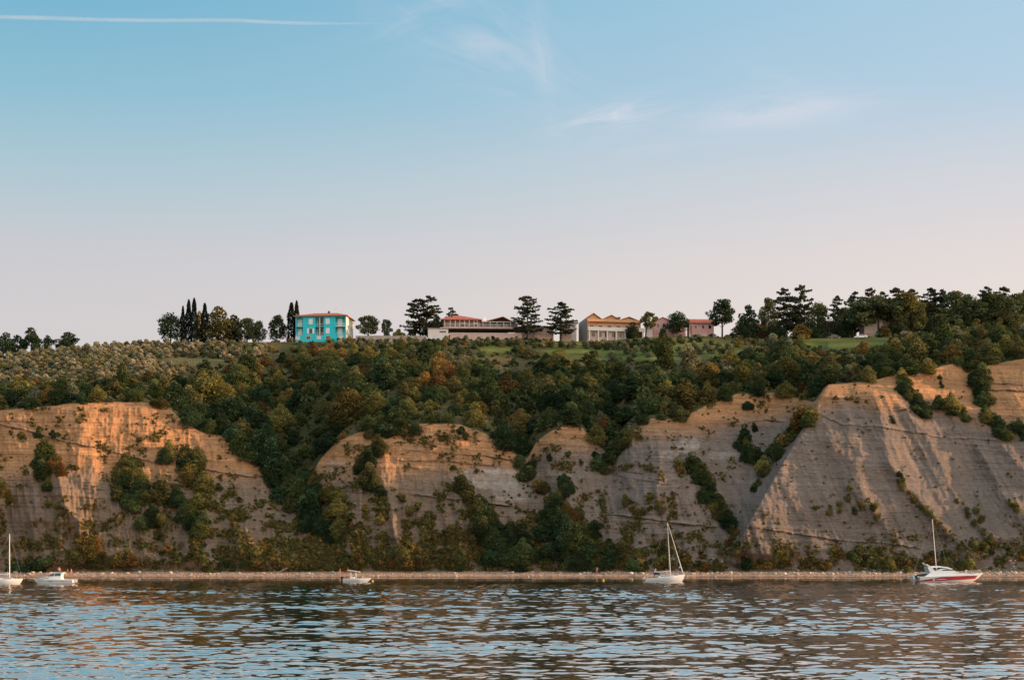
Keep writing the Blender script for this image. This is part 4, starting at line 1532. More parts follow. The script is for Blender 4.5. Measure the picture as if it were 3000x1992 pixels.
# ------------------------------------------------------------------ buildings on the plateau
W_TURQ = mat("turquoise_render", (0.035, 0.56, 0.62), 0.8, noise=0.08, nscale=0.8)
W_SUNLIT = mat("sunlit_cream_render", (0.62, 0.60, 0.50), 0.8, noise=0.08, nscale=0.8)
W_WHITE = mat("white_paint", (0.70, 0.63, 0.58), 0.6, noise=0.05, nscale=1.0)
W_SHUT = mat("white_shutter", (0.75, 0.74, 0.76), 0.5)
W_PEACH = mat("peach_render", (0.62, 0.33, 0.17), 0.85, noise=0.10, nscale=0.7)
W_SALM = mat("salmon_render", (0.56, 0.39, 0.33), 0.85, noise=0.10, nscale=0.7)
W_PINK = mat("pink_render", (0.68, 0.36, 0.33), 0.85, noise=0.10, nscale=0.7)
W_BEIGE = mat("beige_render", (0.42, 0.34, 0.25), 0.85, noise=0.12, nscale=0.7)
W_GREY = mat("grey_concrete", (0.40, 0.335, 0.30), 0.9, noise=0.15, nscale=0.7)
W_DKRED = mat("dark_red_render", (0.16, 0.055, 0.05), 0.85, noise=0.1, nscale=0.8)
RF_RED = mat("red_roof_tile", (0.44, 0.13, 0.08), 0.85, noise=0.25, nscale=1.6)
RF_ORG = mat("orange_roof_tile", (0.42, 0.19, 0.10), 0.85, noise=0.25, nscale=1.6)
RF_GREY = mat("grey_roof_sheet", (0.24, 0.21, 0.19), 0.7, noise=0.15, nscale=1.0)
GLASS = mat("dark_window_glass", (0.02, 0.025, 0.03), 0.08, spec=0.6)
WOOD_VOID = mat("dark_timber_and_void", (0.055, 0.035, 0.025), 0.8, noise=0.2, nscale=2)  # timber, and also the dark of open voids
STEEL = mat("grey_steel", (0.35, 0.35, 0.35), 0.4, metallic=0.6)
RAILW = mat("white_railing", (0.62, 0.60, 0.58), 0.5)
CLAYD = mat("brick_chimney", (0.10, 0.05, 0.035), 0.9, noise=0.2)


class Site:
    def __init__(s, px, Y, rz=0.0):
        s.px, s.Y = px, Y
        s.x = PX(px, Y)
        s.z, _, _ = ground_xy(s.x, Y)
        s.rz = R(rz)

    def X(s, px):
        return (px - s.px) * s.Y / F / math.cos(s.rz)

    def Z(s, py):
        return PZ(py, s.Y) - s.z

    def root(s, name, label, cat, group=None):
        o = empty(name, (s.x, s.Y, s.z), s.rz)
        return tag(o, label, cat, group)


def window(root, x, y, z0, wd, ht, shut=None, frame=True, name="window", glass=GLASS):
    """window whose outer wall face lies at local y"""
    o = MB().box(x - wd / 2, x + wd / 2, y - 0.02, y + 0.06, z0, z0 + ht).build(name, glass, root)
    if frame:
        f = MB()
        e = 0.09
        f.box(x - wd / 2 - e, x - wd / 2, y - 0.07, y + 0.05, z0 - e, z0 + ht + e)
        f.box(x + wd / 2, x + wd / 2 + e, y - 0.07, y + 0.05, z0 - e, z0 + ht + e)
        f.box(x - wd / 2, x + wd / 2, y - 0.07, y + 0.05, z0 + ht, z0 + ht + e)
        f.box(x - wd / 2, x + wd / 2, y - 0.07, y + 0.05, z0 - e, z0)
        f.build("frame", W_WHITE, o)
    if shut == "open":
        for sgn in (-1, 1):
            cx = x + sgn * (wd / 2 + 0.1 + wd * 0.27)
            MB().box(cx - wd * 0.27, cx + wd * 0.27, y - 0.12, y - 0.075, z0 - 0.05, z0 + ht + 0.05).build("shutter", W_SHUT, o)
    elif shut == "closed":
        for sgn in (-1, 1):
            cx = x + sgn * wd * 0.255
            MB().box(cx - wd * 0.25, cx + wd * 0.25, y - 0.13, y - 0.075, z0, z0 + ht).build("shutter", W_SHUT, o)
    return o


def railing(root, x0, x1, y, z, h=1.0, m=RAILW, step=0.35, depth=None):
    mb = MB()
    mb.box(x0, x1, y, y + 0.06, z + h - 0.07, z + h)
    n = max(1, int((x1 - x0) / step))
    for i in range(n + 1):
        xx = x0 + (x1 - x0) * i / n
        mb.box(xx - 0.025, xx + 0.025, y + 0.01, y + 0.05, z, z + h - 0.07)
    return mb.build("railing", m, root)


def hip_roof(root, x0, x1, y0, y1, z, zr_, rx0, rx1, m, th=0.22, name="roof"):
    """hip roof with a ridge from rx0 to rx1"""
    ym = (y0 + y1) / 2
    mb = MB()
    e = [(x0, y0, z), (x1, y0, z), (x1, y1, z), (x0, y1, z)]
    lo = [(a, b_, z - th) for a, b_, _ in e]
    r0, r1 = (rx0, ym, zr_), (rx1, ym, zr_)
    mb.poly([e[0], e[1], r1, r0]).poly([e[1], e[2], r1]).poly([e[2], e[3], r0, r1]).poly([e[3], e[0], r0])
    for i in range(4):
        j = (i + 1) % 4
        mb.poly([lo[i], lo[j], e[j], e[i]])
    mb.poly(lo[::-1])
    return mb.build(name, m, root)


def gable_roof(root, x0, x1, xa, y0, y1, z, za, m, over=0.4, th=0.2, zr2=None):
    """two slopes meeting over xa, gable towards the sea"""
    z2 = z if zr2 is None else zr2
    mb = MB()
    mb.prism([(x0 - over, z - over * 0.4), (xa, za), (xa, za + th), (x0 - over, z - over * 0.4 + th)], y0 - over, y1 + over)
    mb.prism([(xa, za), (x1 + over, z2 - over * 0.4), (x1 + over, z2 - over * 0.4 + th), (xa, za + th)], y0 - over, y1 + over)
    return mb.build("roof", m, root)


# the turquoise house
s_ = Site(866, 540, -6)
h = s_.root("turquoise_house", "bright turquoise two-storey house with red hipped roof and white shutters", "house")
Wd_, Dp = s_.X(1015), 12.0
ze, zt = s_.Z(928), s_.Z(915.5)
zf = s_.Z(957)                              # floor between the storeys
zb = s_.Z(983)
bays = [(s_.X(868.5), s_.X(888)), (s_.X(924.5), s_.X(950)), (s_.X(983.5), s_.X(1012))]
wl_ = MB()
wl_.box(0, Wd_, 1.7, Dp, -2, ze)
prev = 0.0
for a, b_ in bays + [(Wd_, Wd_)]:
    if a - prev > 0.02:
        wl_.box(prev, a, 0, 1.7, -2, ze)
    prev = b_
for a, b_ in bays:
    wl_.box(a, b_, 0.02, 1.7, -2, zb)
    wl_.box(a, b_, 0.02, 1.7, ze - 0.35, ze)
wl_.build("wall", W_TURQ, h)
sw = MB().box(Wd_ + 0.004, Wd_ + 0.07, 0.1, Dp - 0.1, -2, ze - 0.05).build("side_wall", W_SUNLIT, h)  # low sun on this side is put into the cream colour
tag(sw, "side wall coloured cream as if sunlit")
r0 = hip_roof(h, -0.7, Wd_ + 0.7, -0.7, Dp + 0.7, ze + 0.22, zt + 0.55, s_.X(912), s_.X(978), RF_RED)
MB().box(s_.X(952), s_.X(957), 5.2, 5.9, zt - 0.3, zt + 1.15).build("chimney", CLAYD, r0)
mb = MB().bar((s_.X(974.5), 6, zt), (s_.X(974.5), 6, zt + 2.6), 0.035)
for q in (1.6, 2.0, 2.4):
    mb.bar((s_.X(974.5) - 0.4, 6, zt + q), (s_.X(974.5) + 0.4, 6, zt + q), 0.02)
mb.build("antenna", STEEL, r0)
for i, (a, b_) in enumerate(bays):
    sl = MB().box(a + 0.01, b_ - 0.01, -0.35 if i != 1 else 0.03, 1.69, zf - 0.22, zf).build("balcony", W_WHITE if i == 2 else W_TURQ, h)
    railing(sl, a + 0.03, b_ - 0.03, -0.32 if i != 1 else 0.08, zf, 0.95)
    rl = railing(h, a + 0.03, b_ - 0.03, 0.08, zb, 0.8)
    for z0, zt_ in ((zb, zf - 0.6), (zf + 0.02, ze - 0.7)):
        window(h, (a + b_) / 2 - (0.35 if i != 1 else 0.0), 1.70, z0 + 0.05, 1.5 if i != 1 else 2.1, zt_ - z0, "closed" if i != 1 else None, name="balcony_door")
MB().box(s_.X(936.2), s_.X(938.4), 0.1, 0.36, zb, ze - 0.36).build("column", W_WHITE, h)
window(h, s_.X(911), 0, zf + 0.75, 1.25, 1.75, "closed")
window(h, s_.X(961), 0, zf + 0.75, 1.25, 1.75, "closed")
window(h, s_.X(911), 0, zb + 0.55, 1.1, 1.75, "open")
window(h, s_.X(961), 0, zb + 0.55, 1.25, 1.75, "closed")
for p_ in (872, 904, 935, 962, 1000):
    window(h, s_.X(p_), 0, zb - 1.35, 1.4, 1.0, None, name="basement_window", glass=W_WHITE if p_ in (872, 935, 1000) else GLASS)
for yy in (3.0, 6.0, 9.0):
    for z0 in (zb + 0.6, zf + 0.7):
        o = MB().box(Wd_ + 0.05, Wd_ + 0.12, yy - 0.5, yy + 0.5, z0, z0 + 1.5).build("window", W_SHUT, h)

# the restaurant with its terrace
s_ = Site(1296, 547, 3)
h = s_.root("restaurant_building", "long restaurant with red hipped roof, glazed upper room and railed terrace", "restaurant")
xz = s_.X
z_t, z_e, z_r, z_g = s_.Z(957), s_.Z(937), s_.Z(917.5), s_.Z(973)
MB().box(xz(1300), xz(1408), 2.6, 14, z_t - 0.02, z_e).build("wall", W_SALM, h)
MB().box(xz(1320), xz(1490), 4.2, 13, -2.5, z_t - 0.62).build("terrace_void", WOOD_VOID, h)  # dark block puts the shade of the void under the terrace into colour
tr_o = MB().box(xz(1298), xz(1532), -0.4, 4.0, z_t - 0.6, z_t - 0.03).build("terrace", W_SALM, h)
railing(tr_o, xz(1299), xz(1531), -0.36, z_t - 0.03, 1.05, step=0.3)
rf = hip_roof(h, xz(1291), xz(1412), 0.2, 14.6, z_e + 0.35, z_r + 0.3, xz(1326), xz(1352), RF_RED, 0.3)
MB().box(xz(1322), xz(1326), 4, 4.7, z_e + 0.8, z_r + 0.6).build("chimney", CLAYD, rf)
for i, p_ in enumerate((1312, 1326, 1340, 1354, 1368, 1382, 1396)):
    window(h, xz(p_), 2.6, z_t + 0.25, 1.35, z_e - z_t - 0.7, None)
for p_ in (1302, 1319, 1334, 1347, 1361, 1375, 1389, 1398):
    MB().box(xz(p_) - 0.1, xz(p_) + 0.1, 0.5, 0.7, z_t, z_e + 0.05).build("post", W_WHITE, h)
for p_ in (1352, 1386):
    MB().prism([(0.55, z_e - 1.3), (2.5, z_e - 0.25), (2.5, z_e - 0.15), (0.55, z_e - 1.2)], xz(p_), xz(p_ + 14), 'x').build("awning", W_WHITE, h)
# gabled wing of the restaurant
MB().box(xz(1410), xz(1512), 3.4, 13, z_t - 0.01, z_e - 0.4).build("wing_wall", WOOD_VOID, h)
za = s_.Z(926)
gable_roof(h, xz(1428), xz(1514), xz(1474), 1.2, 13, z_e - 0.15, za, RF_ORG, 0.4, zr2=s_.Z(946))
MB().prism([(xz(1430), z_e - 0.35), (xz(1512), s_.Z(947)), (xz(1474), za - 0.25)], 2.6, 3.0).build("gable_panel", WOOD_VOID, h)
MB().box(xz(1412), xz(1428), 1.4, 12, z_e - 0.32, z_e - 0.12).build("link_roof", RF_ORG, h)
for p_ in (1415, 1436, 1456, 1476, 1496, 1528):
    MB().box(xz(p_) - 0.08, xz(p_) + 0.08, 0.4, 0.56, z_t - 0.02, s_.Z(942)).build("post", W_WHITE, h)
MB().box(xz(1412), xz(1530), 0.36, 0.6, s_.Z(942), s_.Z(940.4)).build("pergola_beam", W_WHITE, h)
for p_ in (1422, 1440, 1460, 1482):
    window(h, xz(p_), 3.4, z_t + 0.2, 1.5, 1.6, None)
MB().bar((xz(1422), 5, z_e), (xz(1422), 5, s_.Z(922)), 0.05).build("flue", STEEL, h)
MB().box(xz(1512), xz(1548), 3.0, 11, z_t - 0.62, s_.Z(950)).build("annex_wall", W_GREY, h)
MB().prism([(2.4, s_.Z(951)), (7, s_.Z(946)), (12, s_.Z(951)), (12, s_.Z(952.5)), (2.4, s_.Z(952.5))], xz(1508), xz(1552), 'x').build("annex_roof", RF_GREY, h)

s_ = Site(1254, 541, 4)
h = s_.root("white_shed", "flat roofed white outbuilding at the near end of the restaurant terrace", "outbuilding")
MB().box(0, s_.X(1313), 0, 5, -1.5, s_.Z(962.5)).build("wall", W_WHITE, h)
MB().box(-0.3, s_.X(1316), -0.3, 5.3, s_.Z(962.4), s_.Z(960.4)).build("roof", RF_GREY, h)
window(h, s_.X(1297), 0, s_.Z(974), 2.2, 0.6)
MB().box(0.5, 1.4, -0.05, 0.03, -0.5, 1.6).build("door", W_SHUT, h)
s_ = Site(1318, 542, 2)
h = s_.root("garden_wall", "long low white retaining wall below the restaurant terrace", "wall")
MB().box(0, s_.X(1530), 0, 0.35, -1.5, s_.Z(976)).build("wall_body", W_SALM, h)
MB().box(-0.05, s_.X(1530) + 0.05, -0.06, 0.41, s_.Z(975.9), s_.Z(974.8)).build("coping", W_WHITE, h)
s_ = Site(1042, 541, 0)
h = s_.root("boundary_wall", "low grey wall between the turquoise house and the white shed", "wall")
MB().box(0, s_.X(1250), 0, 0.3, -1.5, s_.Z(984.5)).build("wall_body", W_GREY, h)
MB().box(-0.04, s_.X(1250), -0.05, 0.35, s_.Z(984.4), s_.Z(983.4)).build("coping", W_GREY, h)

s_ = Site(1566, 546, 5)
h = s_.root("annex_house", "low annex with long pinkish wall and grey roof between the two cedars", "annex")
MB().box(0, s_.X(1622), 0, 8, -1.5, s_.Z(957)).build("wall", W_SALM, h)
MB().prism([(-0.6, s_.Z(957.2)), (4, s_.Z(949)), (9, s_.Z(957)), (9, s_.Z(958.4)), (-0.6, s_.Z(958.4))], s_.X(1530), s_.X(1628), 'x').build("roof", RF_GREY, h)
MB().box(s_.X(1534), -0.01, 0.6, 7.6, -1.5, s_.Z(958.5)).build("recessed_wall", W_GREY, h)
for p_ in (1540, 1552):
    window(h, s_.X(p_), 0.6, s_.Z(978), 0.9, 1.6)
for p_ in (1578, 1594, 1610):
    MB().box(s_.X(p_) - 0.06, s_.X(p_) + 0.06, -0.05, 0.02, -1, s_.Z(957.5)).build("wall_rib", W_WHITE, h)
s_ = Site(1648, 552, 6)
h = s_.root("white_villa", "white villa part hidden by the broad cedar beside peach apartments", "house")
MB().box(0, s_.X(1690), 0, 8, -2, s_.Z(946)).build("wall", W_WHITE, h)
MB().box(s_.X(1642), s_.X(1672), -3, -0.01, -2, s_.Z(966)).build("porch_wall", W_SALM, h)
MB().box(-0.5, s_.X(1694), -0.5, 8.5, s_.Z(945.9), s_.Z(943.8)).build("roof", RF_GREY, h)
for p_ in (1656, 1668, 1680):
    window(h, s_.X(p_), 0, s_.Z(960), 0.9, 1.2)
for p_ in (1650, 1662):
    window(h, s_.X(p_), -3, s_.Z(981), 0.8, 1.3)

# peach apartments with three gables
s_ = Site(1723, 545, 11)
h = s_.root("apartment_building", "peach apartment block with three gables and stepped balconies", "apartments")
X_, Z_ = s_.X, s_.Z
L_ = X_(1884)
zA, zB, zC = Z_(966), Z_(939), Z_(929)      # terrace levels and eaves
MB().box(0, L_ * 0.78, 0.6, 14, -2, zA - 0.3).build("lower_wall", W_SALM, h)
MB().box(0, L_, 2.0, 14, zA, zB).build("middle_wall", W_PEACH, h)
MB().box(-0.004, L_ + 0.004, 4.6, 14, zB + 0.002, zC).build("upper_wall", W_PEACH, h)
fl = MB().box(-0.08, -0.006, 0.6, 14.01, -2, zC - 0.1).build("flank_wall", W_GREY, h)
tag(fl, "grey windowless flank wall")
sl = MB().box(-0.1, L_ * 1.04, -0.5, 2.0, zA - 0.28, zA - 0.01).build("terrace_slab", W_WHITE, h)
MB().box(-0.08, L_ * 1.04, -0.48, -0.36, zA, zA + 1.0).build("parapet", W_WHITE, sl)
MB().box(L_ * 0.78 + 0.01, L_ * 1.04, 0.8, 1.99, -2, zA - 0.3).build("arcade_wall", WOOD_VOID, h)  # dark block fills the open bays behind the pillars
for i in range(7):
    xx = L_ * (0.02 + i * 0.165)
    MB().box(xx - 0.22, xx + 0.22, -0.4, 0.05, -2, zA - 0.29).build("pillar", W_WHITE, h)
sl = MB().box(-0.1, L_ + 0.1, 0.9, 4.6, zB - 0.22, zB).build("balcony_slab", RF_ORG, h)
MB().box(-0.08, L_ + 0.08, 0.92, 1.02, zB + 0.002, zB + 0.75).build("parapet", W_PEACH, sl)
for i, (pa, pl, pr_, pt) in enumerate(((1733, 1711, 1757, 911), (1787, 1759, 1811, 915), (1840, 1813, 1866, 919))):
    k_ = (L_ / (1870 - 1708))
    xa, x0_, x1_ = (pa - 1708) * k_, (pl - 1708) * k_, (pr_ - 1708) * k_
    MB().prism([(x0_ + 0.1, zC), (x1_ - 0.1, zC), (xa, Z_(pt) - 0.1)], 4.605, 13.9).build("gable_wall", W_PEACH, h)
    gable_roof(h, x0_, x1_, xa, 4.3, 14, zC, Z_(pt) - 0.05, RF_ORG, 0.3, 0.16)
    for q in (-0.22, 0.25):
        window(h, xa + q * (x1_ - x0_), 4.6, zB + 0.15, 1.5, 1.0, None)
for i in range(6):
    window(h, L_ * (0.09 + i * 0.165), 2.0, zA + 0.1, 1.5, 1.95, None, name="balcony_door")
    window(h, L_ * (0.10 + i * 0.125), 0.6, zA - 2.3, 1.3, 1.7, None)
MB().box(L_ * 0.645, L_ * 0.645 + 0.7, 7, 7.7, zC, Z_(921)).box(L_ * 0.645 - 0.25, L_ * 0.645 + 0.95, 6.8, 7.9, Z_(921) + 0.002, Z_(917)).build("chimney", CLAYD, h)
mb = MB().bar((L_ * 0.17, 9, Z_(913)), (L_ * 0.17, 9, Z_(902)), 0.04)
mb.bar((L_ * 0.17 - 0.4, 9, Z_(904)), (L_ * 0.17 + 0.4, 9, Z_(904)), 0.025)
mb.build("antenna", STEEL, h)

s_ = Site(1894, 551, 0)
h = s_.root("white_cottage", "small plain white house behind the leaning pine", "house")
MB().box(0, s_.X(1912), 0, 6, -2, s_.Z(951)).build("wall", W_WHITE, h)
MB().prism([(-0.4, s_.Z(951.2)), (3, s_.Z(946)), (6.4, s_.Z(951.2)), (6.4, s_.Z(952.5)), (-0.4, s_.Z(952.5))], -0.3, s_.X(1914), 'x').build("roof", RF_ORG, h)
window(h, s_.X(1907), 0, s_.Z(964), 0.6, 0.9)
s_ = Site(1914, 556, 8)
h = s_.root("pink_house", "pink gabled house half covered by the flat domed pine", "house")
MB().box(0, s_.X(2010), 0, 12, -2, s_.Z(944)).build("wall", W_PINK, h)
MB().prism([(0, s_.Z(943.9)), (s_.X(1976), s_.Z(943.9)), (s_.X(1941), s_.Z(930))], 0.003, 11.9).build("gable_wall", W_PINK, h)
gable_roof(h, 0, s_.X(1978), s_.X(1941), 0, 12, s_.Z(943.6), s_.Z(930), RF_RED, 0.4)
MB().prism([(-0.4, s_.Z(944)), (6, s_.Z(931)), (12.4, s_.Z(944)), (12.4, s_.Z(945.6)), (-0.4, s_.Z(945.6))], s_.X(1979), s_.X(2024), 'x').build("rear_roof", RF_RED, h)
for p_ in (1928, 1945, 1964, 1990):
    window(h, s_.X(p_), 0, s_.Z(958), 0.9, 1.2)
window(h, s_.X(1938), 0, s_.Z(974), 1.0, 1.4)
s_ = Site(2026, 560, 4)
h = s_.root("pink_wing", "lower pink house with long red roof beside the lone pine", "house")
MB().box(0, s_.X(2092), 0, 9, -2, s_.Z(946)).build("wall", W_PINK, h)
MB().prism([(-0.5, s_.Z(946.2)), (4.5, s_.Z(929)), (9.5, s_.Z(946.2)), (9.5, s_.Z(947.6)), (-0.5, s_.Z(947.6))], -0.5, s_.X(2096), 'x').build("roof", RF_RED, h)
for p_ in (2038, 2060, 2080):
    window(h, s_.X(p_), 0, s_.Z(962), 0.9, 1.2)
s_ = Site(2206, 566, 0)
h = s_.root("dark_red_house", "dark red wooden house in the shade of the pines", "house")
MB().box(0, s_.X(2285), 0, 8, -2, s_.Z(958)).build("wall", W_DKRED, h)
MB().prism([(-0.6, s_.Z(958.2)), (4, s_.Z(943)), (8.6, s_.Z(958.2)), (8.6, s_.Z(959.6)), (-0.6, s_.Z(959.6))], -0.6, s_.X(2290), 'x').build("roof", RF_RED, h)
for p_ in (2222, 2245, 2268):
    window(h, s_.X(p_), 0, s_.Z(974), 1.0, 1.1)
s_ = Site(2402, 574, 0)
h = s_.root("white_garage", "small white building behind the black parked car", "garage")
MB().box(0, s_.X(2462), 0, 6, -2, s_.Z(951)).build("wall", W_WHITE, h)
MB().box(-0.3, s_.X(2466), -0.3, 6.3, s_.Z(950.9), s_.Z(949)).build("roof", RF_GREY, h)
window(h, s_.X(2420), 0, s_.Z(966), 0.9, 1.0)
MB().box(s_.X(2434), s_.X(2455), -0.05, 0.02, -0.5, 2.1).build("door", W_GREY, h)
s_ = Site(2532, 561, -2)
h = s_.root("beige_villa", "beige villa with pale end wall standing among tall pines", "villa")
MB().box(0, s_.X(2586), 0, 10, -2, s_.Z(922)).build("pale_wall", W_WHITE, h)
MB().box(s_.X(2586) + 0.01, s_.X(2692), 0.4, 10, -2, s_.Z(922)).build("wall", W_BEIGE, h)
hip_roof(h, -0.6, s_.X(2697), -0.6, 10.6, s_.Z(921.8) + 0.25, s_.Z(908), s_.X(2560), s_.X(2660), RF_ORG)
for p_ in (2600, 2622, 2646, 2674):
    for py in (946, 964):
        window(h, s_.X(p_), 0.4, s_.Z(py), 1.0, 1.3, "open" if p_ == 2646 else None)
window(h, s_.X(2562), 0, s_.Z(948), 0.9, 1.2)
sl = MB().box(s_.X(2590), s_.X(2634), -0.8, 0.39, s_.Z(950), s_.Z(948.6)).build("balcony", W_BEIGE, h)
railing(sl, s_.X(2590), s_.X(2634), -0.78, s_.Z(948.6), 0.9)
s_ = Site(2905, 580, 0)
h = s_.root("pink_bungalow", "pinkish bungalow glimpsed behind pines at the wood's end", "house")
MB().box(0, s_.X(3010), 0, 9, -2, s_.Z(930)).build("wall", W_PINK, h)
hip_roof(h, -0.6, s_.X(3014), -0.6, 9.6, s_.Z(929.8) + 0.2, s_.Z(919), 3, s_.X(2990), RF_ORG)
for p_ in (2922, 2948, 2975, 2998):
    window(h, s_.X(p_), 0, s_.Z(946), 1.0, 1.3)

# fences, lamp posts, cars
def fence(px0, px1, Y, hgt, label, m, step=2.0):
    s2 = Site(px0, Y, 0)
    x0, x1 = PX(px0, Y), PX(px1, Y)
    o = tag(empty("slat_fence", (x0, Y, s2.z)), label, "fence")
    n = int((x1 - x0) / step)
    rail = MB()
    for i in range(n):
        xa, xb = (x1 - x0) * i / n, (x1 - x0) * (i + 1) / n
        za_ = ground_xy(x0 + xa, Y)[0] - s2.z
        zb_ = ground_xy(x0 + xb, Y)[0] - s2.z
        for q in (0.3, 0.6, 0.9):
            rail.bar((xa, -0.06, za_ + hgt * q), (xb, -0.06, zb_ + hgt * q), 0.06, n=4)
        MB().box(xa - 0.05, xa + 0.05, -0.02, 0.08, za_ - 0.5, za_ + hgt).build("post", m, o)
    rail.build("rail", m, o)


fence(1935, 2012, 546, 1.2, "dark slatted fence along the field below the pink house", WOOD_VOID)
fence(2020, 2100, 547, 1.2, "grey railed fence in front of the pink wing", STEEL)
for px, tp, tx in ((1688, 950, "slim white lamp post at the corner of the peach apartments"), (2021, 952, "slim grey lamp post between the pink houses"), (838, 965, "short pale pole beside the paired cypresses")):
    s2 = Site(px, 543, 0)
    o = tag(empty("lamp_post", (s2.x, 543, s2.z)), tx, "lamp post")
    MB().bar((0, 0, -0.5), (0, 0, s2.Z(tp)), 0.09, 0.06).build("pole", RAILW, o)
    MB().box(-0.1, 0.6, -0.12, 0.12, s2.Z(tp) + 0.002, s2.Z(tp) + 0.14).build("lamp_head", RAILW, o)


def car(px, Y, rz, paint, label):
    s2 = Site(px, Y, rz)
    o = s2.root("parked_car", label, "car", "cars parked under the pines")
    m = mat("car_paint_" + "_".join(str(int(v * 100)) for v in paint), paint, 0.25, spec=0.6)
    b_ = MB().prism([(-2.1, 0.35), (2.1, 0.35), (2.15, 0.75), (1.95, 0.92), (1.0, 1.0), (0.45, 1.42), (-1.2, 1.45), (-1.95, 1.0), (-2.12, 0.8)], -0.85, 0.85)
    b_.build("body", m, o)
    MB().prism([(0.85, 1.02), (0.40, 1.37), (-0.25, 1.39), (-0.25, 1.02)], -0.862, 0.862).build("window", GLASS, o)
    MB().prism([(-0.35, 1.02), (-0.35, 1.39), (-1.15, 1.40), (-1.6, 1.02)], -0.862, 0.862).build("window", GLASS, o)
    for x in (-1.3, 1.35):
        for y_ in (-0.82, 0.82):
            wv = MB().bar((x, y_ - 0.1, 0.33), (x, y_ + 0.1, 0.33), 0.33, n=14).build("wheel", mat("tyre_rubber", (0.02, 0.02, 0.02), 0.8), o)
            MB().bar((x, y_ - 0.115, 0.33), (x, y_ + 0.115, 0.33), 0.19, n=10).build("rim", STEEL, wv)
    for y_ in (-0.6, 0.6):
        MB().box(2.0, 2.16, y_ - 0.18, y_ + 0.18, 0.62, 0.76).build("headlight", W_SHUT, o)
        MB().box(-2.15, -2.0, y_ - 0.18, y_ + 0.18, 0.72, 0.86).build("tail_light", mat("red_lamp", (0.35, 0.02, 0.02), 0.3), o)


car(2523, 550, 172, (0.75, 0.76, 0.78), "white car parked on the grass edge below tall pines")
car(2445, 560, 8, (0.012, 0.013, 0.016), "black car parked in front of the small white building")
car(2538, 558, 185, (0.42, 0.06, 0.03), "orange red car parked just behind the white car")
car(2652, 556, 4, (0.015, 0.02, 0.04), "dark blue car parked below the beige villa windows")
car(2582, 557, 12, (0.33, 0.34, 0.36), "silver grey car parked between white car and villa")

# ------------------------------------------------------------------ boats
GEL = mat("white_gelcoat", (0.74, 0.73, 0.72), 0.28, noise=0.03, nscale=1.0, spec=0.5)
GELB = mat("pale_grey_gelcoat", (0.58, 0.62, 0.66), 0.3, spec=0.5)
REDS = mat("red_hull_stripe", (0.36, 0.008, 0.015), 0.25, spec=0.5)
ALU = mat("anodised_mast", (0.62, 0.60, 0.57), 0.4, metallic=0.3)
SAILC = mat("rolled_sail_cloth", (0.66, 0.63, 0.58), 0.8)
CANV = mat("dark_teal_canvas", (0.012, 0.045, 0.06), 0.8)
CANW = mat("white_canvas", (0.72, 0.70, 0.70), 0.8)
BLK = mat("black_motor_cowl", (0.012, 0.012, 0.014), 0.35)
TINT = mat("tinted_cabin_glass", (0.03, 0.07, 0.07), 0.08, spec=0.6)
TEAK = mat("teak_deck", (0.30, 0.18, 0.09), 0.7)
ROPE = mat("steel_rigging", (0.45, 0.44, 0.42), 0.4, metallic=0.5)
ORNG = mat("orange_buoy", (0.62, 0.36, 0.04), 0.5)


def hull(length, beam, fb_s, fb_b, draft=0.35, rake=0.8, transom=0.85, n=26, tr_rake=0.0, flare=0.8, smin=0.0):
    """closed hull, stern at x=0, bow at x=length, waterline z=0; returns MB and the deck outline"""
    mb = MB()
    secs = []
    deck = []
    for i in range(n + 1):
        t = i / n
        b_ = beam / 2 * (transom + (1 - transom) * min(1, t / 0.4)) * (1 - max(0, (t - 0.42) / 0.58) ** 2.1)
        b_ = max(b_, 0.012)
        sh = fb_s + (fb_b - fb_s) * t ** 1.6 - smin * math.sin(math.pi * t)
        kd = -draft * (1 - max(0, (t - 0.6) / 0.4) ** 2)
        sec = []
        for q, (wv, zz) in enumerate(((0.0, kd), (0.62, kd * 0.7), (flare * 0.96, 0.0), (0.95, sh * 0.45), (1.0, sh), (0.97, sh + 0.05))):
            x = length * t * (1 - rake / length) + rake * max(0, t - 0.5) / 0.5 * max(0, min(1, (zz - kd) / (fb_b - kd))) ** 0.8 * (1 if t > 0.5 else 0) + (tr_rake * (1 - t) ** 6 * (1 - max(0, zz) / fb_s))
            sec.append((x, b_ * wv, zz))
        secs.append(sec)
        deck.append((sec[-1][0], sec[-1][1], sec[-1][2]))
    m_ = len(secs[0])
    idx = {}
    for i, sec in enumerate(secs):
        for j, (x, y_, z_) in enumerate(sec):
            for sgn in (1, -1):
                idx[(i, j, sgn)] = len(mb.v)
                mb.v.append((x, y_ * sgn, z_))
    for i in range(n):
        for j in range(m_ - 1):
            mb.f.append((idx[(i, j, -1)], idx[(i + 1, j, -1)], idx[(i + 1, j + 1, -1)], idx[(i, j + 1, -1)]))
            mb.f.append((idx[(i, j, 1)], idx[(i, j + 1, 1)], idx[(i + 1, j + 1, 1)], idx[(i + 1, j, 1)]))
        mb.f.append((idx[(i, m_ - 1, -1)], idx[(i + 1, m_ - 1, -1)], idx[(i + 1, m_ - 1, 1)], idx[(i, m_ - 1, 1)]))
    mb.f.append(tuple([idx[(0, j, 1)] for j in range(m_)] + [idx[(0, j, -1)] for j in range(m_ - 1, -1, -1)]))
    return mb, secs, deck


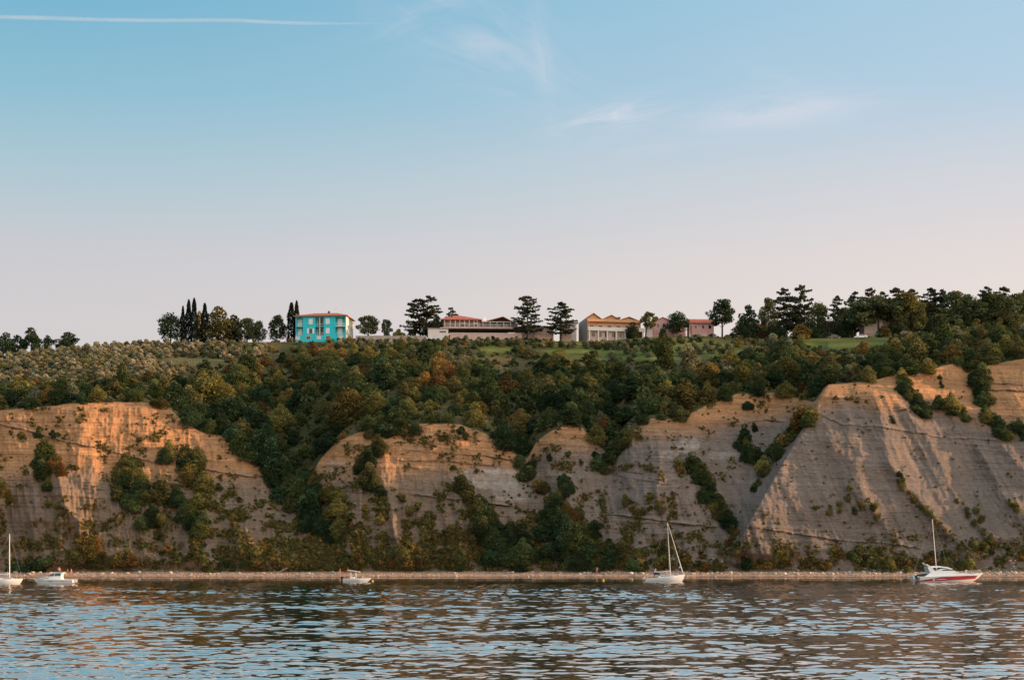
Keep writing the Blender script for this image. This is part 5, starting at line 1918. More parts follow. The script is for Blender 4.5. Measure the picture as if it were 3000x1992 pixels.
def side_band(secs, za_f, zb_f, t0, t1, off=0.012, sides=(1, -1)):
    """strip lying just outside the hull skin between two heights (fractions of sheer)"""
    mb = MB()
    n = len(secs) - 1
    ii = [i for i in range(n + 1) if t0 <= i / n <= t1]
    for sgn in sides:
        pr = None
        for i in ii:
            s5 = secs[i]

            def at(fr):
                zs = [p[2] for p in s5[2:5]]
                zz = zs[0] + (zs[2] - zs[0]) * fr
                return np.interp(zz, zs, [p[0] for p in s5[2:5]]), np.interp(zz, zs, [p[1] for p in s5[2:5]]) + off, zz
            t_ = (i / n - t0) / (t1 - t0)
            lo, hi = at(za_f(t_)), at(zb_f(t_))
            cur = ((lo[0] + off, lo[1] * sgn, lo[2]), (hi[0] + off, hi[1] * sgn, hi[2]))
            if pr:
                mb.poly([pr[0], cur[0], cur[1], pr[1]] if sgn < 0 else [pr[0], pr[1], cur[1], cur[0]])
            pr = cur
    return mb


def rail_on(deck, t0, t1, h, root, inset=0.06, posts=7, name="guard_rail"):
    mb = MB()
    n = len(deck) - 1
    for sgn in (1, -1):
        pts = []
        for k_ in range(posts):
            t = t0 + (t1 - t0) * k_ / (posts - 1)
            i = min(n, int(round(t * n)))
            x, y_, z_ = deck[i]
            pts.append((x, sgn * max(0.02, y_ - inset), z_))
        for p in pts:
            mb.bar(p, (p[0], p[1], p[2] + h), 0.018, n=5)
        for a, b_ in zip(pts, pts[1:]):
            for q in (0.55, 1.0):
                mb.bar((a[0], a[1], a[2] + h * q), (b_[0], b_[1], b_[2] + h * q), 0.015, n=5)
    return mb.build(name, ROPE, root)


def loft(prof, sides, y0, y1):
    """cabin: prof (x,z) outline side view lofted from half width y0 at the foot to y1 at the top"""
    mb = MB()
    zs = [p[1] for p in prof]
    lo, hi = min(zs), max(zs)
    n = len(prof)
    for sgn in (1, -1):
        for x, z_ in prof:
            f_ = (z_ - lo) / (hi - lo)
            mb.v.append((x, sgn * (y0 + (y1 - y0) * f_), z_))
    mb.f.append(tuple(range(n)))
    mb.f.append(tuple(range(2 * n - 1, n - 1, -1)))
    for i in range(n):
        j = (i + 1) % n
        mb.f.append((i, n + i, n + j, j))
    return mb


def boat(name, label, cat, px, py_wl, rz):
    Y = CH * F / (py_wl - HZ)
    o = empty(name, (PX(px, Y), Y, 0.02), R(rz))
    return tag(o, label, cat), F / Y


def smooth_shade(o, ang=35):
    for p in o.data.polygons:
        p.use_smooth = True
    try:
        o.data.set_sharp_from_angle(angle=R(ang))
    except Exception:
        pass
    return o


# 1  sloop cut by the frame edge: bow towards the cruiser
o, k_ = boat("sailing_boat", "white sloop with bare mast, cut off by the picture's edge", "sailing boat", -38, 1711.5, 3)
Lh = 104 / k_
mb, secs, deck = hull(Lh, 2.2, 0.72, 0.95, rake=0.55, transom=0.7)
hb = smooth_shade(mb.build("hull", GEL, o))
cb = smooth_shade(loft([(Lh * 0.22, 0.75), (Lh * 0.26, 1.12), (Lh * 0.66, 1.15), (Lh * 0.78, 0.86)], 1, 0.72, 0.55).build("cabin", GEL, o))
loft([(Lh * 0.46, 0.93), (Lh * 0.47, 1.04), (Lh * 0.70, 1.03), (Lh * 0.71, 0.95)], 1, 0.68, 0.64).build("cabin_window", TINT, cb)
mx_ = (27 + 38) / k_
ma = MB().bar((mx_, 0, 0.9), (mx_, 0, (1711 - 1563) / k_), 0.075, 0.05).build("mast", ALU, o)
MB().bar((mx_, 0, 1.7), (mx_ - 2.6, 0, 1.75), 0.10, 0.09, 8).build("boom", SAILC, o)
rg = MB()
for a in ((Lh - 0.1, 0, 1.0), (0.05, 0, 0.8), (mx_ - 0.1, 0.95, 0.85), (mx_ - 0.1, -0.95, 0.85)):
    rg.bar(a, (mx_, 0, (1711 - 1566) / k_), 0.012, n=4)
rg.build("rigging", ROPE, o)
rail_on(deck, 0.02, 0.97, 0.55, o)

# 2  cabin cruiser: bow points away from the frame middle
o, k_ = boat("cabin_cruiser", "white cabin cruiser with raked windscreen and porthole hull", "motor boat", 217, 1711, 181)
Lh = 118 / k_
mb, secs, deck = hull(Lh, 2.5, 0.78, 0.92, rake=0.75, transom=0.9)
smooth_shade(mb.build("hull", GEL, o))
side_band(secs, lambda t: 0.62, lambda t: 0.68, 0.02, 0.96).build("rub_strake", mat("grey_rubber", (0.25, 0.24, 0.24), 0.6), o)
cb = smooth_shade(loft([(Lh * 0.28, 0.8), (Lh * 0.30, 1.3), (Lh * 0.5, 1.32), (Lh * 0.72, 1.18), (Lh * 0.86, 0.9)], 1, 0.95, 0.8).build("cabin", GEL, o))
wh_ = smooth_shade(loft([(Lh * 0.30, 1.31), (Lh * 0.26, 1.98), (Lh * 0.47, 1.98), (Lh * 0.60, 1.31)], 1, 0.82, 0.68).build("wheelhouse", GEL, o), 20)
loft([(Lh * 0.475, 1.38), (Lh * 0.455, 1.88), (Lh * 0.478, 1.90), (Lh * 0.605, 1.38)], 1, 0.83, 0.71).build("windscreen", TINT, wh_)
loft([(Lh * 0.31, 1.42), (Lh * 0.30, 1.86), (Lh * 0.44, 1.86), (Lh * 0.46, 1.42)], 1, 0.815, 0.715).build("side_window", TINT, wh_)
MB().box(Lh * 0.24, Lh * 0.49, -0.74, 0.74, 1.985, 2.05).build("roof", GEL, wh_)
for t in (0.62, 0.68, 0.74):
    MB().box(Lh * t - 0.12, Lh * t + 0.12, -0.93, 0.93, 1.0, 1.09).build("cabin_window", TINT, cb)
for t in (0.24, 0.50, 0.55):
    MB().bar((Lh * t, -1.262, 0.52), (Lh * t, 1.262, 0.52), 0.085, n=10).build("porthole", TINT, o)
MB().box(-0.55, 0.0, -0.9, 0.9, 0.16, 0.24).build("swim_platform", TEAK, o)
mo = MB().box(-0.5, -0.1, -0.2, 0.2, 0.35, 0.85).build("outboard_motor", GELB, o)
MB().box(-0.38, -0.22, -0.08, 0.08, -0.3, 0.34).build("motor_leg", BLK, mo)
rail_on(deck, 0.55, 0.98, 0.45, o, posts=6)
CRUISER = o.copy() if False else o

# 3  open boat with canopy
o, k_ = boat("open_boat", "small open white boat under a white sun canopy, black outboard", "motor boat", 1006, 1705, -2)
Lh = 82 / k_
mb, secs, deck = hull(Lh, 2.0, 0.58, 0.70, rake=0.75, transom=0.9)
smooth_shade(mb.build("hull", GELB, o))
side_band(secs, lambda t: 0.80, lambda t: 0.93, 0.0, 0.98).build("gunwale_strip", GEL, o)
cn = MB().prism([(0.95, 2.16), (3.05, 1.86), (3.05, 1.94), (2.0, 2.12), (0.95, 2.28)], -0.85, 0.85).build("canopy", CANW, o)
for x, z_ in ((1.45, 2.1), (2.35, 1.95)):
    for y_ in (-0.8, 0.8):
        MB().bar((x, y_, 0.6), (x - 0.05, y_, z_), 0.022).build("canopy_pole", ALU, o)
MB().box(1.4, 2.1, -0.4, 0.4, 0.64, 1.0).build("console", GEL, o)
MB().prism([(2.1, 1.0), (2.02, 1.3), (2.06, 1.3), (2.2, 1.0)], -0.38, 0.38).build("windscreen", TINT, o)
MB().box(0.4, 0.9, -0.7, 0.7, 0.62, 0.86).build("bench", TEAK, o)
mo = MB().prism([(-0.5, 0.5), (0.0, 0.42), (-0.02, 1.02), (-0.38, 1.08), (-0.52, 0.9)], -0.2, 0.2).build("outboard_motor", BLK, o)
MB().box(-0.36, -0.12, -0.07, 0.07, -0.35, 0.45).build("motor_leg", BLK, mo)
rail_on(deck, 0.72, 0.98, 0.32, o, posts=4)

# 4  white sloop
o, k_ = boat("sailing_boat", "white sloop with rolled headsail and tall raked mast", "sailing boat", 1893, 1703, -4)
Lh = 113 / k_
mb, secs, deck = hull(Lh, 2.5, 0.52, 1.35, rake=0.5, transom=0.72, tr_rake=-0.3)
smooth_shade(mb.build("hull", GEL, o))
cb = smooth_shade(loft([(Lh * 0.30, 0.72), (Lh * 0.33, 1.12), (Lh * 0.58, 1.28), (Lh * 0.80, 1.12)], 1, 0.75, 0.6).build("cabin", GEL, o))
loft([(Lh * 0.38, 0.96), (Lh * 0.38, 1.07), (Lh * 0.62, 1.18), (Lh * 0.63, 1.08)], 1, 0.715, 0.66).build("cabin_window", TINT, cb)
mx_ = 71 / k_
mt_top = (62 / k_, 0, (1703 - 1531) / k_)
ma = MB().bar((mx_, 0, 1.2), mt_top, 0.085, 0.055, 8).build("mast", ALU, o)
for q in (0.42, 0.70):
    p = Vector((mx_, 0, 1.2)).lerp(Vector(mt_top), q)
    MB().bar((p.x, -0.55 + q * 0.25, p.z), (p.x, 0.55 - q * 0.25, p.z), 0.03, n=5).build("spreader", ALU, ma)
MB().bar((mx_ - 0.1, 0, 2.0), (mx_ - 3.0, 0, 1.75), 0.13, 0.10, 8).build("boom", SAILC, o)
fs0, fs1 = Vector((Lh - 0.35, 0, 1.5)), Vector(mt_top) + Vector((0.1, 0, -0.25))
MB().bar(fs0, fs1, 0.10, 0.035, 8).build("furled_headsail", SAILC, o)
p = fs0.lerp(fs1, 0.14)
MB().poly([p + Vector((0, 0.02, 0.35)), p + Vector((-0.42, 0.02, -0.12)), p + Vector((-0.1, 0.02, -0.3))]).poly([p + Vector((0, -0.02, 0.35)), p + Vector((-0.1, -0.02, -0.3)), p + Vector((-0.42, -0.02, -0.12))]).build("sail_corner", SAILC, o)
rg = MB()
for a in ((0.15, 0, 0.75), (mx_ - 0.2, 1.05, 0.95), (mx_ - 0.2, -1.05, 0.95)):
    rg.bar(a, mt_top, 0.012, n=4)
rg.build("rigging", ROPE, o)
rail_on(deck, 0.02, 0.97, 0.62, o, posts=9)
for t, z_ in ((0.27, 0.42), (0.62, 0.55), (0.86, 0.75)):
    i = int(t * 26)
    yb = secs[i][3][1] + 0.01
    MB().bar((secs[i][3][0], -yb, z_), (secs[i][3][0], yb, z_), 0.10, n=10).build("porthole", TINT, o)
MB().prism([(Lh * 0.22, 1.3), (Lh * 0.24, 1.75), (Lh * 0.34, 1.72), (Lh * 0.37, 1.25), (Lh * 0.35, 1.2)], -0.7, 0.7).build("spray_hood", CANV, o)
mb = MB().box(-0.5, -0.1, -0.14, 0.14, 0.45, 0.9)
mo = mb.build("outboard_motor", GELB, o)
SLOOP = o

# 5  yacht with red stripe
o, k_ = boat("motor_yacht", "sleek white motor yacht with a broad red hull stripe", "yacht", 2688, 1704, 2)
Lh = 194 / k_
mb, secs, deck = hull(Lh, 3.9, 0.95, 1.62, draft=0.5, rake=1.9, transom=0.88, n=36, flare=0.86)
smooth_shade(mb.build("hull", GEL, o))
side_band(secs, lambda t: 0.10 + 0.30 * t, lambda t: min(0.86, 0.30 + 1.5 * t), 0.0, 0.965, 0.045).build("hull_stripe", REDS, o)
for t in (0.145, 0.215):
    side_band(secs, lambda q: 0.12, lambda q: 0.60, t, t + 0.045, off=0.07).build("stripe_break", GEL, o)
for t in (0.36, 0.46, 0.58):
    i = int(t * 36)
    yb = secs[i][3][1] + 0.035
    MB().box(secs[i][3][0] - 0.28, secs[i][3][0] + 0.28, -yb, yb, 0.72, 0.9).build("porthole", TINT, o)
sup = smooth_shade(loft([(0.9, 1.0), (2.3, 1.9), (2.9, 2.02), (4.3, 2.5), (6.0, 2.35), (7.6, 1.72), (10.6, 1.5), (11.4, 1.45), (11.4, 1.2)], 1, 1.55, 1.1).build("superstructure", GEL, o), 30)
loft([(4.05, 2.02), (4.5, 2.3), (5.2, 2.38), (6.1, 2.26), (6.9, 1.98)], 1, 1.24, 1.18).build("cabin_window", TINT, sup)
ht_ = smooth_shade(loft([(1.9, 2.78), (2.2, 2.62), (4.2, 2.72), (6.2, 2.34), (6.4, 2.42), (5.4, 2.78), (3.8, 3.0), (2.4, 2.98)], 1, 1.3, 1.0).build("hardtop", GEL, sup))
loft([(2.0, 1.8), (1.55, 2.8), (2.3, 2.85), (3.0, 2.0)], 1, 1.28, 1.16).build("roof_pillar", GEL, sup)
ar = MB().prism([(1.2, 3.3), (1.9, 2.85), (2.3, 2.9), (1.6, 3.35)], -0.9, 0.9).build("radar_arch", GEL, sup)
MB().bar((1.3, 0.2, 3.3), (0.9, 0.2, 3.6), 0.05).bar((1.3, -0.3, 3.3), (0.95, -0.3, 3.75), 0.03).build("aerial", RAILW, ar)
MB().box(-1.0, 0.0, -1.5, 1.5, 0.22, 0.34).build("swim_platform", TEAK, o)
MB().prism([(0.1, 0.98), (0.2, 1.35), (1.7, 1.55), (1.8, 1.2)], -1.2, 1.2).build("cockpit_cover", CANV, o)
rail_on(deck, 0.62, 0.985, 0.6, o, inset=0.12, posts=7)
MB().bar((Lh - 0.15, 0, 1.72), (Lh + 0.25, 0, 1.55), 0.07).build("anchor", STEEL, o)
YACHT = o
# tender hung on the yacht's stern
Yt = o.location.y
td = tag(empty("rubber_dinghy", (PX(2676, Yt), Yt + 0.1, 0.33), R(2)), "grey and teal rubber dinghy lashed across the yacht's stern platform", "dinghy")
mb = MB()
for sgn in (1, -1):
    mb.bar((sgn * 0.45 + 0.2, -1.2, 0.62), (sgn * 0.45 + 0.2, 0.9, 0.62), 0.2, 0.2, 10)
    mb.bar((sgn * 0.45 + 0.2, 0.9, 0.62), (0.2, 1.5, 0.7), 0.2, 0.14, 10)
mb.build("tube", GELB, td)
MB().box(-0.25, 0.65, -1.1, 0.95, 0.45, 0.52).build("floor_board", CANV, td)
MB().box(-0.3, 0.7, -1.16, -1.1, 0.4, 0.85).build("transom", CANV, td)

# 6  sloop hidden behind the yacht
o, k_ = boat("sailing_boat", "sloop mostly hidden behind the red-striped yacht, only its mast clear", "sailing boat", 2672, 1701.5, 3)
Lh = 118 / k_
mb, secs, deck = hull(Lh, 2.4, 0.75, 0.95, rake=0.6, transom=0.72)
smooth_shade(mb.build("hull", GEL, o))
smooth_shade(loft([(Lh * 0.25, 0.78), (Lh * 0.28, 1.2), (Lh * 0.62, 1.2), (Lh * 0.76, 0.88)], 1, 0.72, 0.55).build("cabin", GEL, o))
mt_top = (60 / k_, 0, (1701.5 - 1520) / k_)
ma = MB().bar((74 / k_, 0, 1.0), mt_top, 0.085, 0.055, 8).build("mast", ALU, o)
MB().bar((72 / k_, 0, 1.8), (18 / k_, 0, 1.9), 0.12, 0.1, 8).build("boom", CANV, o)
bi = MB().prism([(0.5, 1.95), (1.1, 2.15), (2.0, 2.12), (2.4, 1.92), (2.4, 1.84), (0.5, 1.86)], -0.9, 0.9).build("bimini", CANV, o)
for x in (0.6, 2.3):
    for y_ in (-0.85, 0.85):
        MB().bar((x, y_, 0.8), (x, y_, 1.87), 0.02).build("bimini_pole", ALU, o)
rg = MB()
for a in ((Lh - 0.1, 0, 1.0), (0.1, 0, 0.8)):
    rg.bar(a, mt_top, 0.012, n=4)
rg.build("rigging", ROPE, o)

# mooring buoys
for px, py, r_, tx in ((1767, 1701, 0.26, "round yellow mooring buoy between canopied boat and white sloop"), (1091, 1704, 0.24, "small yellow buoy at the canopied boat's bow")):
    Y = CH * F / (py - HZ)
    bo = tag(empty("mooring_buoy", (PX(px, Y), Y, 0)), tx, "buoy", "mooring buoys")
    mb = MB()
    n_ = 12
    for i in range(7):
        for j in range(n_):
            ph = -math.pi / 2 + math.pi * i / 6
            mb.v.append((r_ * math.cos(ph) * math.cos(j * 6.2832 / n_), r_ * math.cos(ph) * math.sin(j * 6.2832 / n_), 0.12 + r_ * math.sin(ph)))
    for i in range(6):
        for j in range(n_):
            mb.f.append((i * n_ + j, i * n_ + (j + 1) % n_, (i + 1) * n_ + (j + 1) % n_, (i + 1) * n_ + j))
    smooth_shade(mb.build("float", ORNG, bo), 80)
    MB().bar((0, 0, 0.12 + r_), (0, 0, 0.22 + r_), 0.03).build("ring", STEEL, bo)

# ------------------------------------------------------------------ people
SKIN = mat("tanned_skin", (0.42, 0.21, 0.13), 0.6)
HAIR = mat("brown_hair", (0.05, 0.03, 0.02), 0.7)
SHORT = {"red": mat("red_cloth", (0.45, 0.05, 0.05), 0.8), "blue": mat("blue_cloth", (0.05, 0.08, 0.2), 0.8), "white": mat("white_cloth", (0.7, 0.68, 0.66), 0.8), "pink": mat("pink_cloth", (0.6, 0.22, 0.24), 0.8), "dark": mat("dark_cloth", (0.03, 0.03, 0.04), 0.8)}


def person(loc, rz, pose, cloth, label, top=None, hat=False):
    root = tag(empty("person", loc, R(rz)), label, "person")
    V, E, Rd = [], [], []

    def v(p, r_, par=None):
        V.append(Vector(p))
        Rd.append(r_)
        if par is not None:
            E.append((par, len(V) - 1))
        return len(V) - 1
    if pose == "stand":
        hz = 0.92
        knees = [(0.02, 0.10, 0.49), (0.03, -0.11, 0.49)]
        feet = [(0.0, 0.11, 0.08), (-0.03, -0.13, 0.08)]
        lean = 0.0
        elb = [(0.02, 0.27, 1.13), (0.02, -0.27, 1.13)]
        wr = [(0.14, 0.25, 0.90), (0.08, -0.27, 0.88)]
    elif pose == "sit":
        hz = 0.13
        knees = [(0.42, 0.12, 0.36), (0.40, -0.14, 0.30)]
        feet = [(0.66, 0.10, 0.06), (0.72, -0.14, 0.06)]
        lean = -0.06
        elb = [(-0.10, 0.29, 0.33), (0.10, -0.28, 0.36)]
        wr = [(-0.22, 0.27, 0.09), (0.32, -0.20, 0.34)]
    else:  # wading or bent forward
        hz = 0.88
        knees = [(0.06, 0.10, 0.47), (0.02, -0.11, 0.46)]
        feet = [(0.0, 0.11, 0.08), (-0.08, -0.12, 0.08)]
        lean = 0.26
        elb = [(0.40, 0.22, 1.02), (0.36, -0.24, 1.0)]
        wr = [(0.50, 0.16, 0.80), (0.46, -0.18, 0.78)]
    p0 = v((0, 0, hz), 0.125)
    w_ = v((lean * 0.3, 0, hz + 0.20), 0.115, p0)
    ch = v((lean * 0.75, 0, hz + 0.40), 0.14, w_)
    nk = v((lean, 0, hz + 0.57), 0.058, ch)
    hd0 = v((lean + 0.015, 0, hz + 0.64), 0.075, nk)
    hd = v((lean + 0.02, 0, hz + 0.73), 0.095, hd0)
    v((lean + 0.015, 0, hz + 0.80), 0.07, hd)
    v((lean + 0.115, 0, hz + 0.70), 0.016, hd)                  # nose
    for sgn in (1, -1):
        v((lean + 0.01, sgn * 0.098, hz + 0.71), 0.016, hd)     # ears
    for i, sgn in enumerate((1, -1)):
        hp = v((0, sgn * 0.10, hz - 0.04), 0.095, p0)
        kn = v(knees[i], 0.06, hp)
        an = v(feet[i], 0.042, kn)
        v((feet[i][0] + 0.15, feet[i][1], feet[i][2] - 0.045), 0.034, an)
        sh_ = v((lean * 0.95, sgn * 0.18, hz + 0.50), 0.062, ch)
        el = v(elb[i], 0.043, sh_)
        wv = v(wr[i], 0.030, el)
        d = (Vector(wr[i]) - Vector(elb[i])).normalized()
        side = d.cross(Vector((1, 0, 0.2))).normalized()
        pm = v(Vector(wr[i]) + d * 0.07, 0.034, wv)
        for q in range(4):
            o_f = side * (q - 1.5) * 0.022
            f1 = v(V[pm] + d * 0.045 + o_f, 0.010, pm)
            v(V[f1] + d * (0.045 - 0.006 * abs(q - 1)) + Vector((0.012, 0, -0.01)), 0.008, f1)
        t1 = v(Vector(wr[i]) + d * 0.04 + side * -0.05, 0.011, wv)
        v(V[t1] + d * 0.035 - side * 0.012, 0.009, t1)
    me = bpy.data.meshes.new("body")
    me.from_pydata([tuple(p) for p in V], E, [])
    me.materials.append(SKIN)
    b_ = link(bpy.data.objects.new("body", me), root)
    md = b_.modifiers.new("skin", 'SKIN')
    md.use_smooth_shade = True
    for i, sv in enumerate(me.skin_vertices[0].data):
        sv.radius = (Rd[i], Rd[i])
        sv.use_root = (i == 0)
    sb = b_.modifiers.new("sub", 'SUBSURF')
    sb.levels = sb.render_levels = 1
    # clothing: loose tubes round hips and thighs, and a shirt
    cl_ = MB()
    cl_.bar((0, 0, hz - 0.10), (lean * 0.2, 0, hz + 0.12), 0.185, 0.165, 12)
    for i, sgn in enumerate((1, -1)):
        a = Vector((0, sgn * 0.10, hz - 0.05))
        cl_.bar(a, a.lerp(Vector(knees[i]), 0.62), 0.125, 0.10, 10)
    cl_.build("shorts", SHORT[cloth], root, True)
    if top:
        tp_ = MB()
        tp_.bar((lean * 0.2, 0, hz + 0.13), (lean * 0.72, 0, hz + 0.40), 0.165, 0.20, 12)
        tp_.bar((lean * 0.72, 0, hz + 0.40), (lean * 0.98, 0, hz + 0.55), 0.20, 0.09, 12)
        for i, sgn in enumerate((1, -1)):
            a = Vector((lean * 0.95, sgn * 0.15, hz + 0.49))
            tp_.bar(a, a.lerp(Vector(elb[i]), 0.7), 0.085, 0.065, 8)
        tp_.build("shirt", SHORT[top], root, True)
    hr = MB()
    n_ = 10
    for i in range(5):
        for j in range(n_):
            ph = math.pi / 2 * i / 4
            a = j * 6.2832 / n_
            rr = 0.112 * math.cos(ph)
            hr.v.append((lean - 0.005 + rr * math.cos(a), rr * math.sin(a), hz + 0.745 + 0.10 * math.sin(ph) - (0.06 if (math.cos(a) < 0.2 and i == 0) else 0)))
    for i in range(4):
        for j in range(n_):
            hr.f.append((i * n_ + j, i * n_ + (j + 1) % n_, (i + 1) * n_ + (j + 1) % n_, (i + 1) * n_ + j))
    hr.build("hat" if hat else "hair", SHORT["white"] if hat else HAIR, root, True)
    if hat:
        MB().bar((lean, 0, hz + 0.735), (lean, 0, hz + 0.75), 0.19, 0.18, 14).build("hat_brim", SHORT["white"], root)
    fc = MB()
    for sgn in (1, -1):
        fc.bar((lean + 0.098, sgn * 0.036, hz + 0.728), (lean + 0.112, sgn * 0.036, hz + 0.728), 0.011, n=6)
    fc.bar((lean + 0.095, -0.028, hz + 0.665), (lean + 0.095, 0.028, hz + 0.665), 0.008, n=5)
    fc.build("face_feature", HAIR, root)
    return root


bpy.context.view_layer.update()


def on(boat_o, lx, ly, lz):
    return boat_o.matrix_world @ Vector((lx, ly, lz))


person(on(CRUISER, 2.45, 0.25, 2.05), -60, "sit", "dark", "person in dark shorts sitting on the cabin cruiser's roof", None)
person(on(YACHT, 9.35, 0.15, 1.56), 15, "sit", "white", "person in white shorts sitting on the yacht's foredeck", "white")
person(on(YACHT, 10.05, -0.2, 1.53), 200, "sit", "red", "bare-chested person in red shorts sunbathing on the yacht's foredeck", None)
person(on(SLOOP, 1.55, 0.0, 0.72), 0, "bend", "blue", "person in white sun hat bending in the white sloop's cockpit", "white", True)


def beach_spot(px, yoff):
    c = int(np.searchsorted(pxs, px))
    Y = shore_Y[c] + yoff
    rr = sh[4:]
    return Vector((PX(px, Y), Y, float(np.interp(Y, Yg[rr, c], Zg[rr, c]))))


person(beach_spot(198, 3.5), 200, "stand", "red", "bare-chested person in red shorts standing on the beach behind the cruiser", None)
person(beach_spot(209, 4.0), 170, "stand", "pink", "person in pink top and pink shorts on the beach behind the cruiser", "pink")
person(beach_spot(996, 3.0), 180, "stand", "pink", "person in red shirt and pink shorts on the beach by the canopied boat", "red")
person(beach_spot(1016, 3.6), 20, "bend", "red", "person in red shorts bending over on the beach behind the canopied boat", None)
person(beach_spot(1749, 4.5), 250, "stand", "pink", "person in pink shirt standing alone on the beach near the white sloop", "pink")

# ------------------------------------------------------------------ beach: stones, boulders, driftwood
def rock(seed):
    r_ = np.random.default_rng(seed)
    V, Fq = [], []
    n = 4
    idx_ = {}
    for i in range(n + 1):
        for j in range(n + 1):
            for kx_ in range(n + 1):
                if 0 in (i, j, kx_) or n in (i, j, kx_):
                    p = np.array((i, j, kx_)) / n * 2 - 1
                    p = p / np.linalg.norm(p) * (0.75 + 0.25 * np.max(np.abs(p)))
                    idx_[(i, j, kx_)] = len(V)
                    V.append(p)
    V = np.array(V)
    for q in range(5):
        d = r_.normal(size=3)
        d /= np.linalg.norm(d)
        cut = r_.uniform(0.45, 0.8)
        ex = np.maximum(0, V @ d - cut)
        V = V - ex[:, None] * d
    V = V * r_.uniform(0.75, 1.15, 3) * 0.5 + r_.normal(0, 0.015, V.shape)
    for a in range(3):
        for e in (0, n):
            for i in range(n):
                for j in range(n):
                    ks = []
                    for di, dj in ((0, 0), (1, 0), (1, 1), (0, 1)):
                        t3 = [i + di, j + dj]
                        t3.insert(a, e)
                        ks.append(idx_[tuple(t3)])
                    Fq.append(ks if (e == n) != (a == 1) else ks[::-1])
    return V, np.array(Fq)


m = bpy.data.materials.new("beach_stone")
m.use_nodes = True
t = m.node_tree
b = t.nodes["Principled BSDF"]
b.inputs['Roughness'].default_value = 0.9
at = t.nodes.new("ShaderNodeAttribute")
at.attribute_name = "tint"
t.links.new(at.outputs['Color'], b.inputs['Base Color'])
M_STONE = m
ROCKS = [rock(600 + i) for i in range(6)]
Vs, Fs, Ts = [], [], []
off = 0
for i in range(3800):
    px = random.uniform(-60, 3060)
    hi = px > 1700
    c = int(np.searchsorted(pxs, px))
    f_ = random.uniform(0.05, 1.25) if random.random() < 0.6 else random.gauss(0.75, 0.18)
    Y = shore_Y[c] + (foot_Y[c] - shore_Y[c]) * f_
    z = float(np.interp(Y, Yg[sh[0]:c0 + 30, c], Zg[sh[0]:c0 + 30, c]))
    sz = random.uniform(0.12, 0.42) * (1.5 if hi and f_ > 0.5 else 1.0) * (1.5 if random.random() < 0.08 else 1)
    v, fq = random.choice(ROCKS)
    a = random.uniform(0, 6.28)
    q = np.stack([v[:, 0] * math.cos(a) - v[:, 1] * math.sin(a), v[:, 0] * math.sin(a) + v[:, 1] * math.cos(a), v[:, 2] * 0.75], 1) * sz + np.array((PX(px, Y), Y, z + sz * 0.12))
    Vs.append(q)
    Fs.append(fq + off)
    off += len(q)
    g_ = random.uniform(0.6, 1.25)
    cc = random.choice([(0.42, 0.33, 0.27), (0.50, 0.44, 0.39), (0.30, 0.23, 0.18), (0.40, 0.27, 0.19)])
    Ts.append(np.tile(np.array(cc) * g_, (len(q), 1)))
me = mesh_np("beach_pebbles", np.concatenate(Vs), np.concatenate(Fs), M_STONE, tint=np.concatenate(Ts))
tag(link(bpy.data.objects.new("beach_pebbles", me)), "pale pebbles and rubble strewn along the narrow beach", "pebbles", kind="stuff")
BOULD = []
for i, (v, fq) in enumerate(ROCKS):
    BOULD.append(mesh_np("boulder", v, fq, M_STONE, tint=np.tile(np.array((0.46, 0.39, 0.33)) * (0.8 + 0.08 * i), (len(v), 1))))
for px in (20, 46, 84, 96, 118, 150, 262, 300, 330, 372, 410, 455, 500, 560, 615, 700, 905, 975, 1330, 1500, 1560, 1640, 1700, 1850, 1880, 2030, 2085, 2140, 2215, 2270, 2300, 2335, 2372, 2410, 2440, 2490, 2530, 2560, 2600, 2640, 2890, 2930, 2975):
    c = int(np.searchsorted(pxs, px))
    f_ = random.uniform(0.45, 0.92)
    Y = shore_Y[c] + (foot_Y[c] - shore_Y[c]) * f_
    z = float(np.interp(Y, Yg[sh[0]:c0 + 30, c], Zg[sh[0]:c0 + 30, c]))
    sz = random.uniform(0.7, 1.3)
    o = link(bpy.data.objects.new("boulder", random.choice(BOULD)))
    o.location = (PX(px, Y), Y, z + sz * 0.15)
    o.scale = (sz * random.uniform(0.9, 1.3), sz, sz * 0.75)
    o.rotation_euler = (0, 0, random.uniform(0, 6.28))
    tag(o, None, "boulder", "boulders along the beach")
    wh_l = "at the beach " + [tx for x, tx in COLS_LOW if px < x][0]
    PENDING.append((o, f"{'bulky' if sz > 1 else 'modest'} pale boulder {wh_l}", px))
for px, ln, an, tx in ((812, 3.0, 24, "bleached driftwood trunk propped up on the beach short of the canopied boat"), (765, 4.2, 4, "bleached driftwood log lying on pebbles below the big gully")):
    p = beach_spot(px, 7.0)
    o = tag(empty("driftwood_log", (p.x, p.y, p.z + 0.1), 0.3), tx, "driftwood")
    m_ = mat("bleached_wood", (0.30, 0.22, 0.165), 0.9, noise=0.2, nscale=3)
    e = (ln * math.cos(R(an)), 0.3, ln * math.sin(R(an)))
    MB().bar((0, 0, 0), e, 0.16, 0.07, 8).build("log", m_, o)
    for q in (0.45, 0.7):
        MB().bar((e[0] * q, e[1] * q, e[2] * q), (e[0] * q + 0.4, 0.2, e[2] * q + 0.7), 0.06, 0.02, 5).build("branch", m_, o)

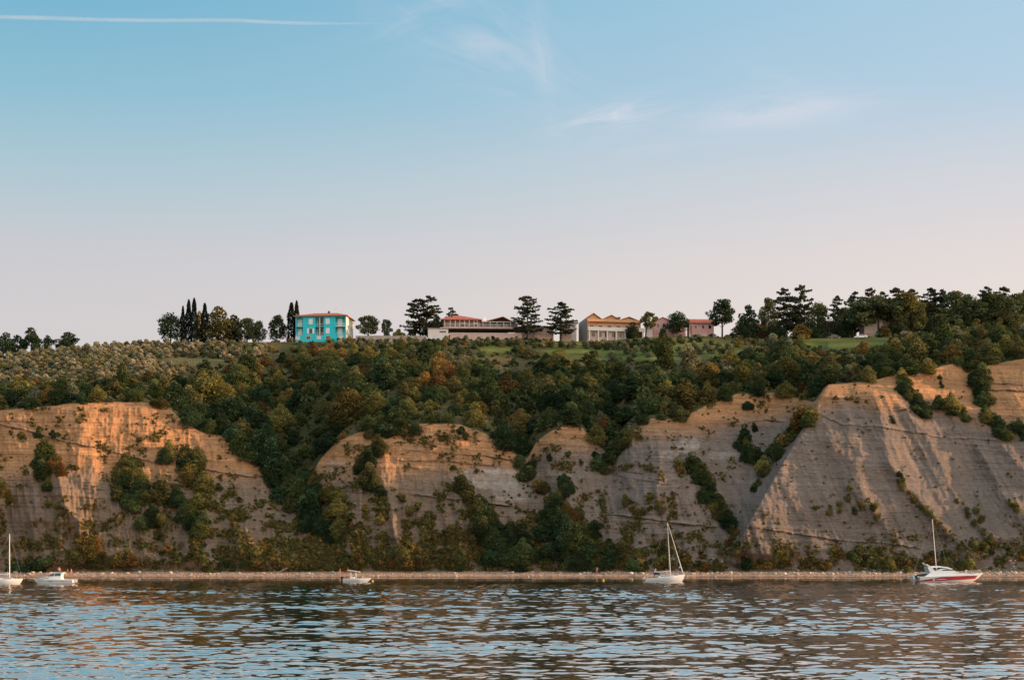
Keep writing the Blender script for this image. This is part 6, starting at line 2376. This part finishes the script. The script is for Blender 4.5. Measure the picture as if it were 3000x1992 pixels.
# ------------------------------------------------------------------ contrail high over the hill
Yc = 26000.0
mb = MB()
ctl = [(-420, 44), (-200, 46), (0, 51), (150, 54), (300, 59), (450, 61), (620, 60), (700, 61), (800, 66), (900, 69), (980, 70), (1080, 70), (1180, 72)]
wid = [34, 36, 36, 36, 34, 32, 32, 32, 30, 30, 22, 14, 4]
n_ = 10
for (px, py), w2 in zip(ctl, wid):
    for j in range(n_):
        a = j * 6.2832 / n_
        mb.v.append((PX(px, Yc), Yc + w2 * math.cos(a) * 1.5, PZ(py, Yc) + w2 * math.sin(a)))
for i in range(len(ctl) - 1):
    for j in range(n_):
        mb.f.append((i * n_ + j, i * n_ + (j + 1) % n_, (i + 1) * n_ + (j + 1) % n_, (i + 1) * n_ + j))
mc_ = bpy.data.materials.new("contrail_vapour")
mc_.use_nodes = True
t = mc_.node_tree
t.nodes.clear()
o_ = t.nodes.new("ShaderNodeOutputMaterial")
tp = t.nodes.new("ShaderNodeBsdfTransparent")
df = t.nodes.new("ShaderNodeBsdfDiffuse")
df.inputs[0].default_value = (0.9, 0.9, 0.92, 1)
tl = t.nodes.new("ShaderNodeBsdfTranslucent")
tl.inputs[0].default_value = (0.9, 0.9, 0.92, 1)
m1 = t.nodes.new("ShaderNodeMixShader")
m1.inputs[0].default_value = 0.5
t.links.new(df.outputs[0], m1.inputs[1])
t.links.new(tl.outputs[0], m1.inputs[2])
co = t.nodes.new("ShaderNodeTexCoord")
mp = t.nodes.new("ShaderNodeMapping")
mp.inputs['Scale'].default_value = (0.0012, 0.0012, 0.02)
nz = t.nodes.new("ShaderNodeTexNoise")
nz.inputs['Scale'].default_value = 1.0
nz.inputs['Detail'].default_value = 6
t.links.new(co.outputs['Object'], mp.inputs[0])
t.links.new(mp.outputs[0], nz.inputs['Vector'])
lw = t.nodes.new("ShaderNodeLayerWeight")
lw.inputs['Blend'].default_value = 0.5
inv = t.nodes.new("ShaderNodeMath")
inv.operation = 'SUBTRACT'
inv.inputs[0].default_value = 1.0
t.links.new(lw.outputs['Facing'], inv.inputs[1])
sx = t.nodes.new("ShaderNodeSeparateXYZ")
t.links.new(co.outputs['Object'], sx.inputs[0])
fx = t.nodes.new("ShaderNodeMapRange")
fx.inputs[1].default_value = PX(880, Yc)
fx.inputs[2].default_value = PX(1160, Yc)
fx.inputs[3].default_value = 1
fx.inputs[4].default_value = 0
t.links.new(sx.outputs[0], fx.inputs[0])
pr = t.nodes.new("ShaderNodeMath")
pr.operation = 'MULTIPLY'
t.links.new(inv.outputs[0], pr.inputs[0])
t.links.new(fx.outputs[0], pr.inputs[1])
p2 = t.nodes.new("ShaderNodeMath")
p2.operation = 'MULTIPLY'
t.links.new(pr.outputs[0], p2.inputs[0])
nm = t.nodes.new("ShaderNodeMapRange")
nm.inputs[1].default_value = 0.3
nm.inputs[2].default_value = 0.7
nm.inputs[3].default_value = 0.06
nm.inputs[4].default_value = 0.18
t.links.new(nz.outputs['Fac'], nm.inputs[0])
t.links.new(nm.outputs[0], p2.inputs[1])
m2 = t.nodes.new("ShaderNodeMixShader")
t.links.new(p2.outputs[0], m2.inputs[0])
t.links.new(tp.outputs[0], m2.inputs[1])
t.links.new(m1.outputs[0], m2.inputs[2])
t.links.new(m2.outputs[0], o_.inputs[0])
tag(mb.build("contrail", mc_, None, True), "thin white vapour trail crossing the blue upper sky", "contrail")
finish_labels()
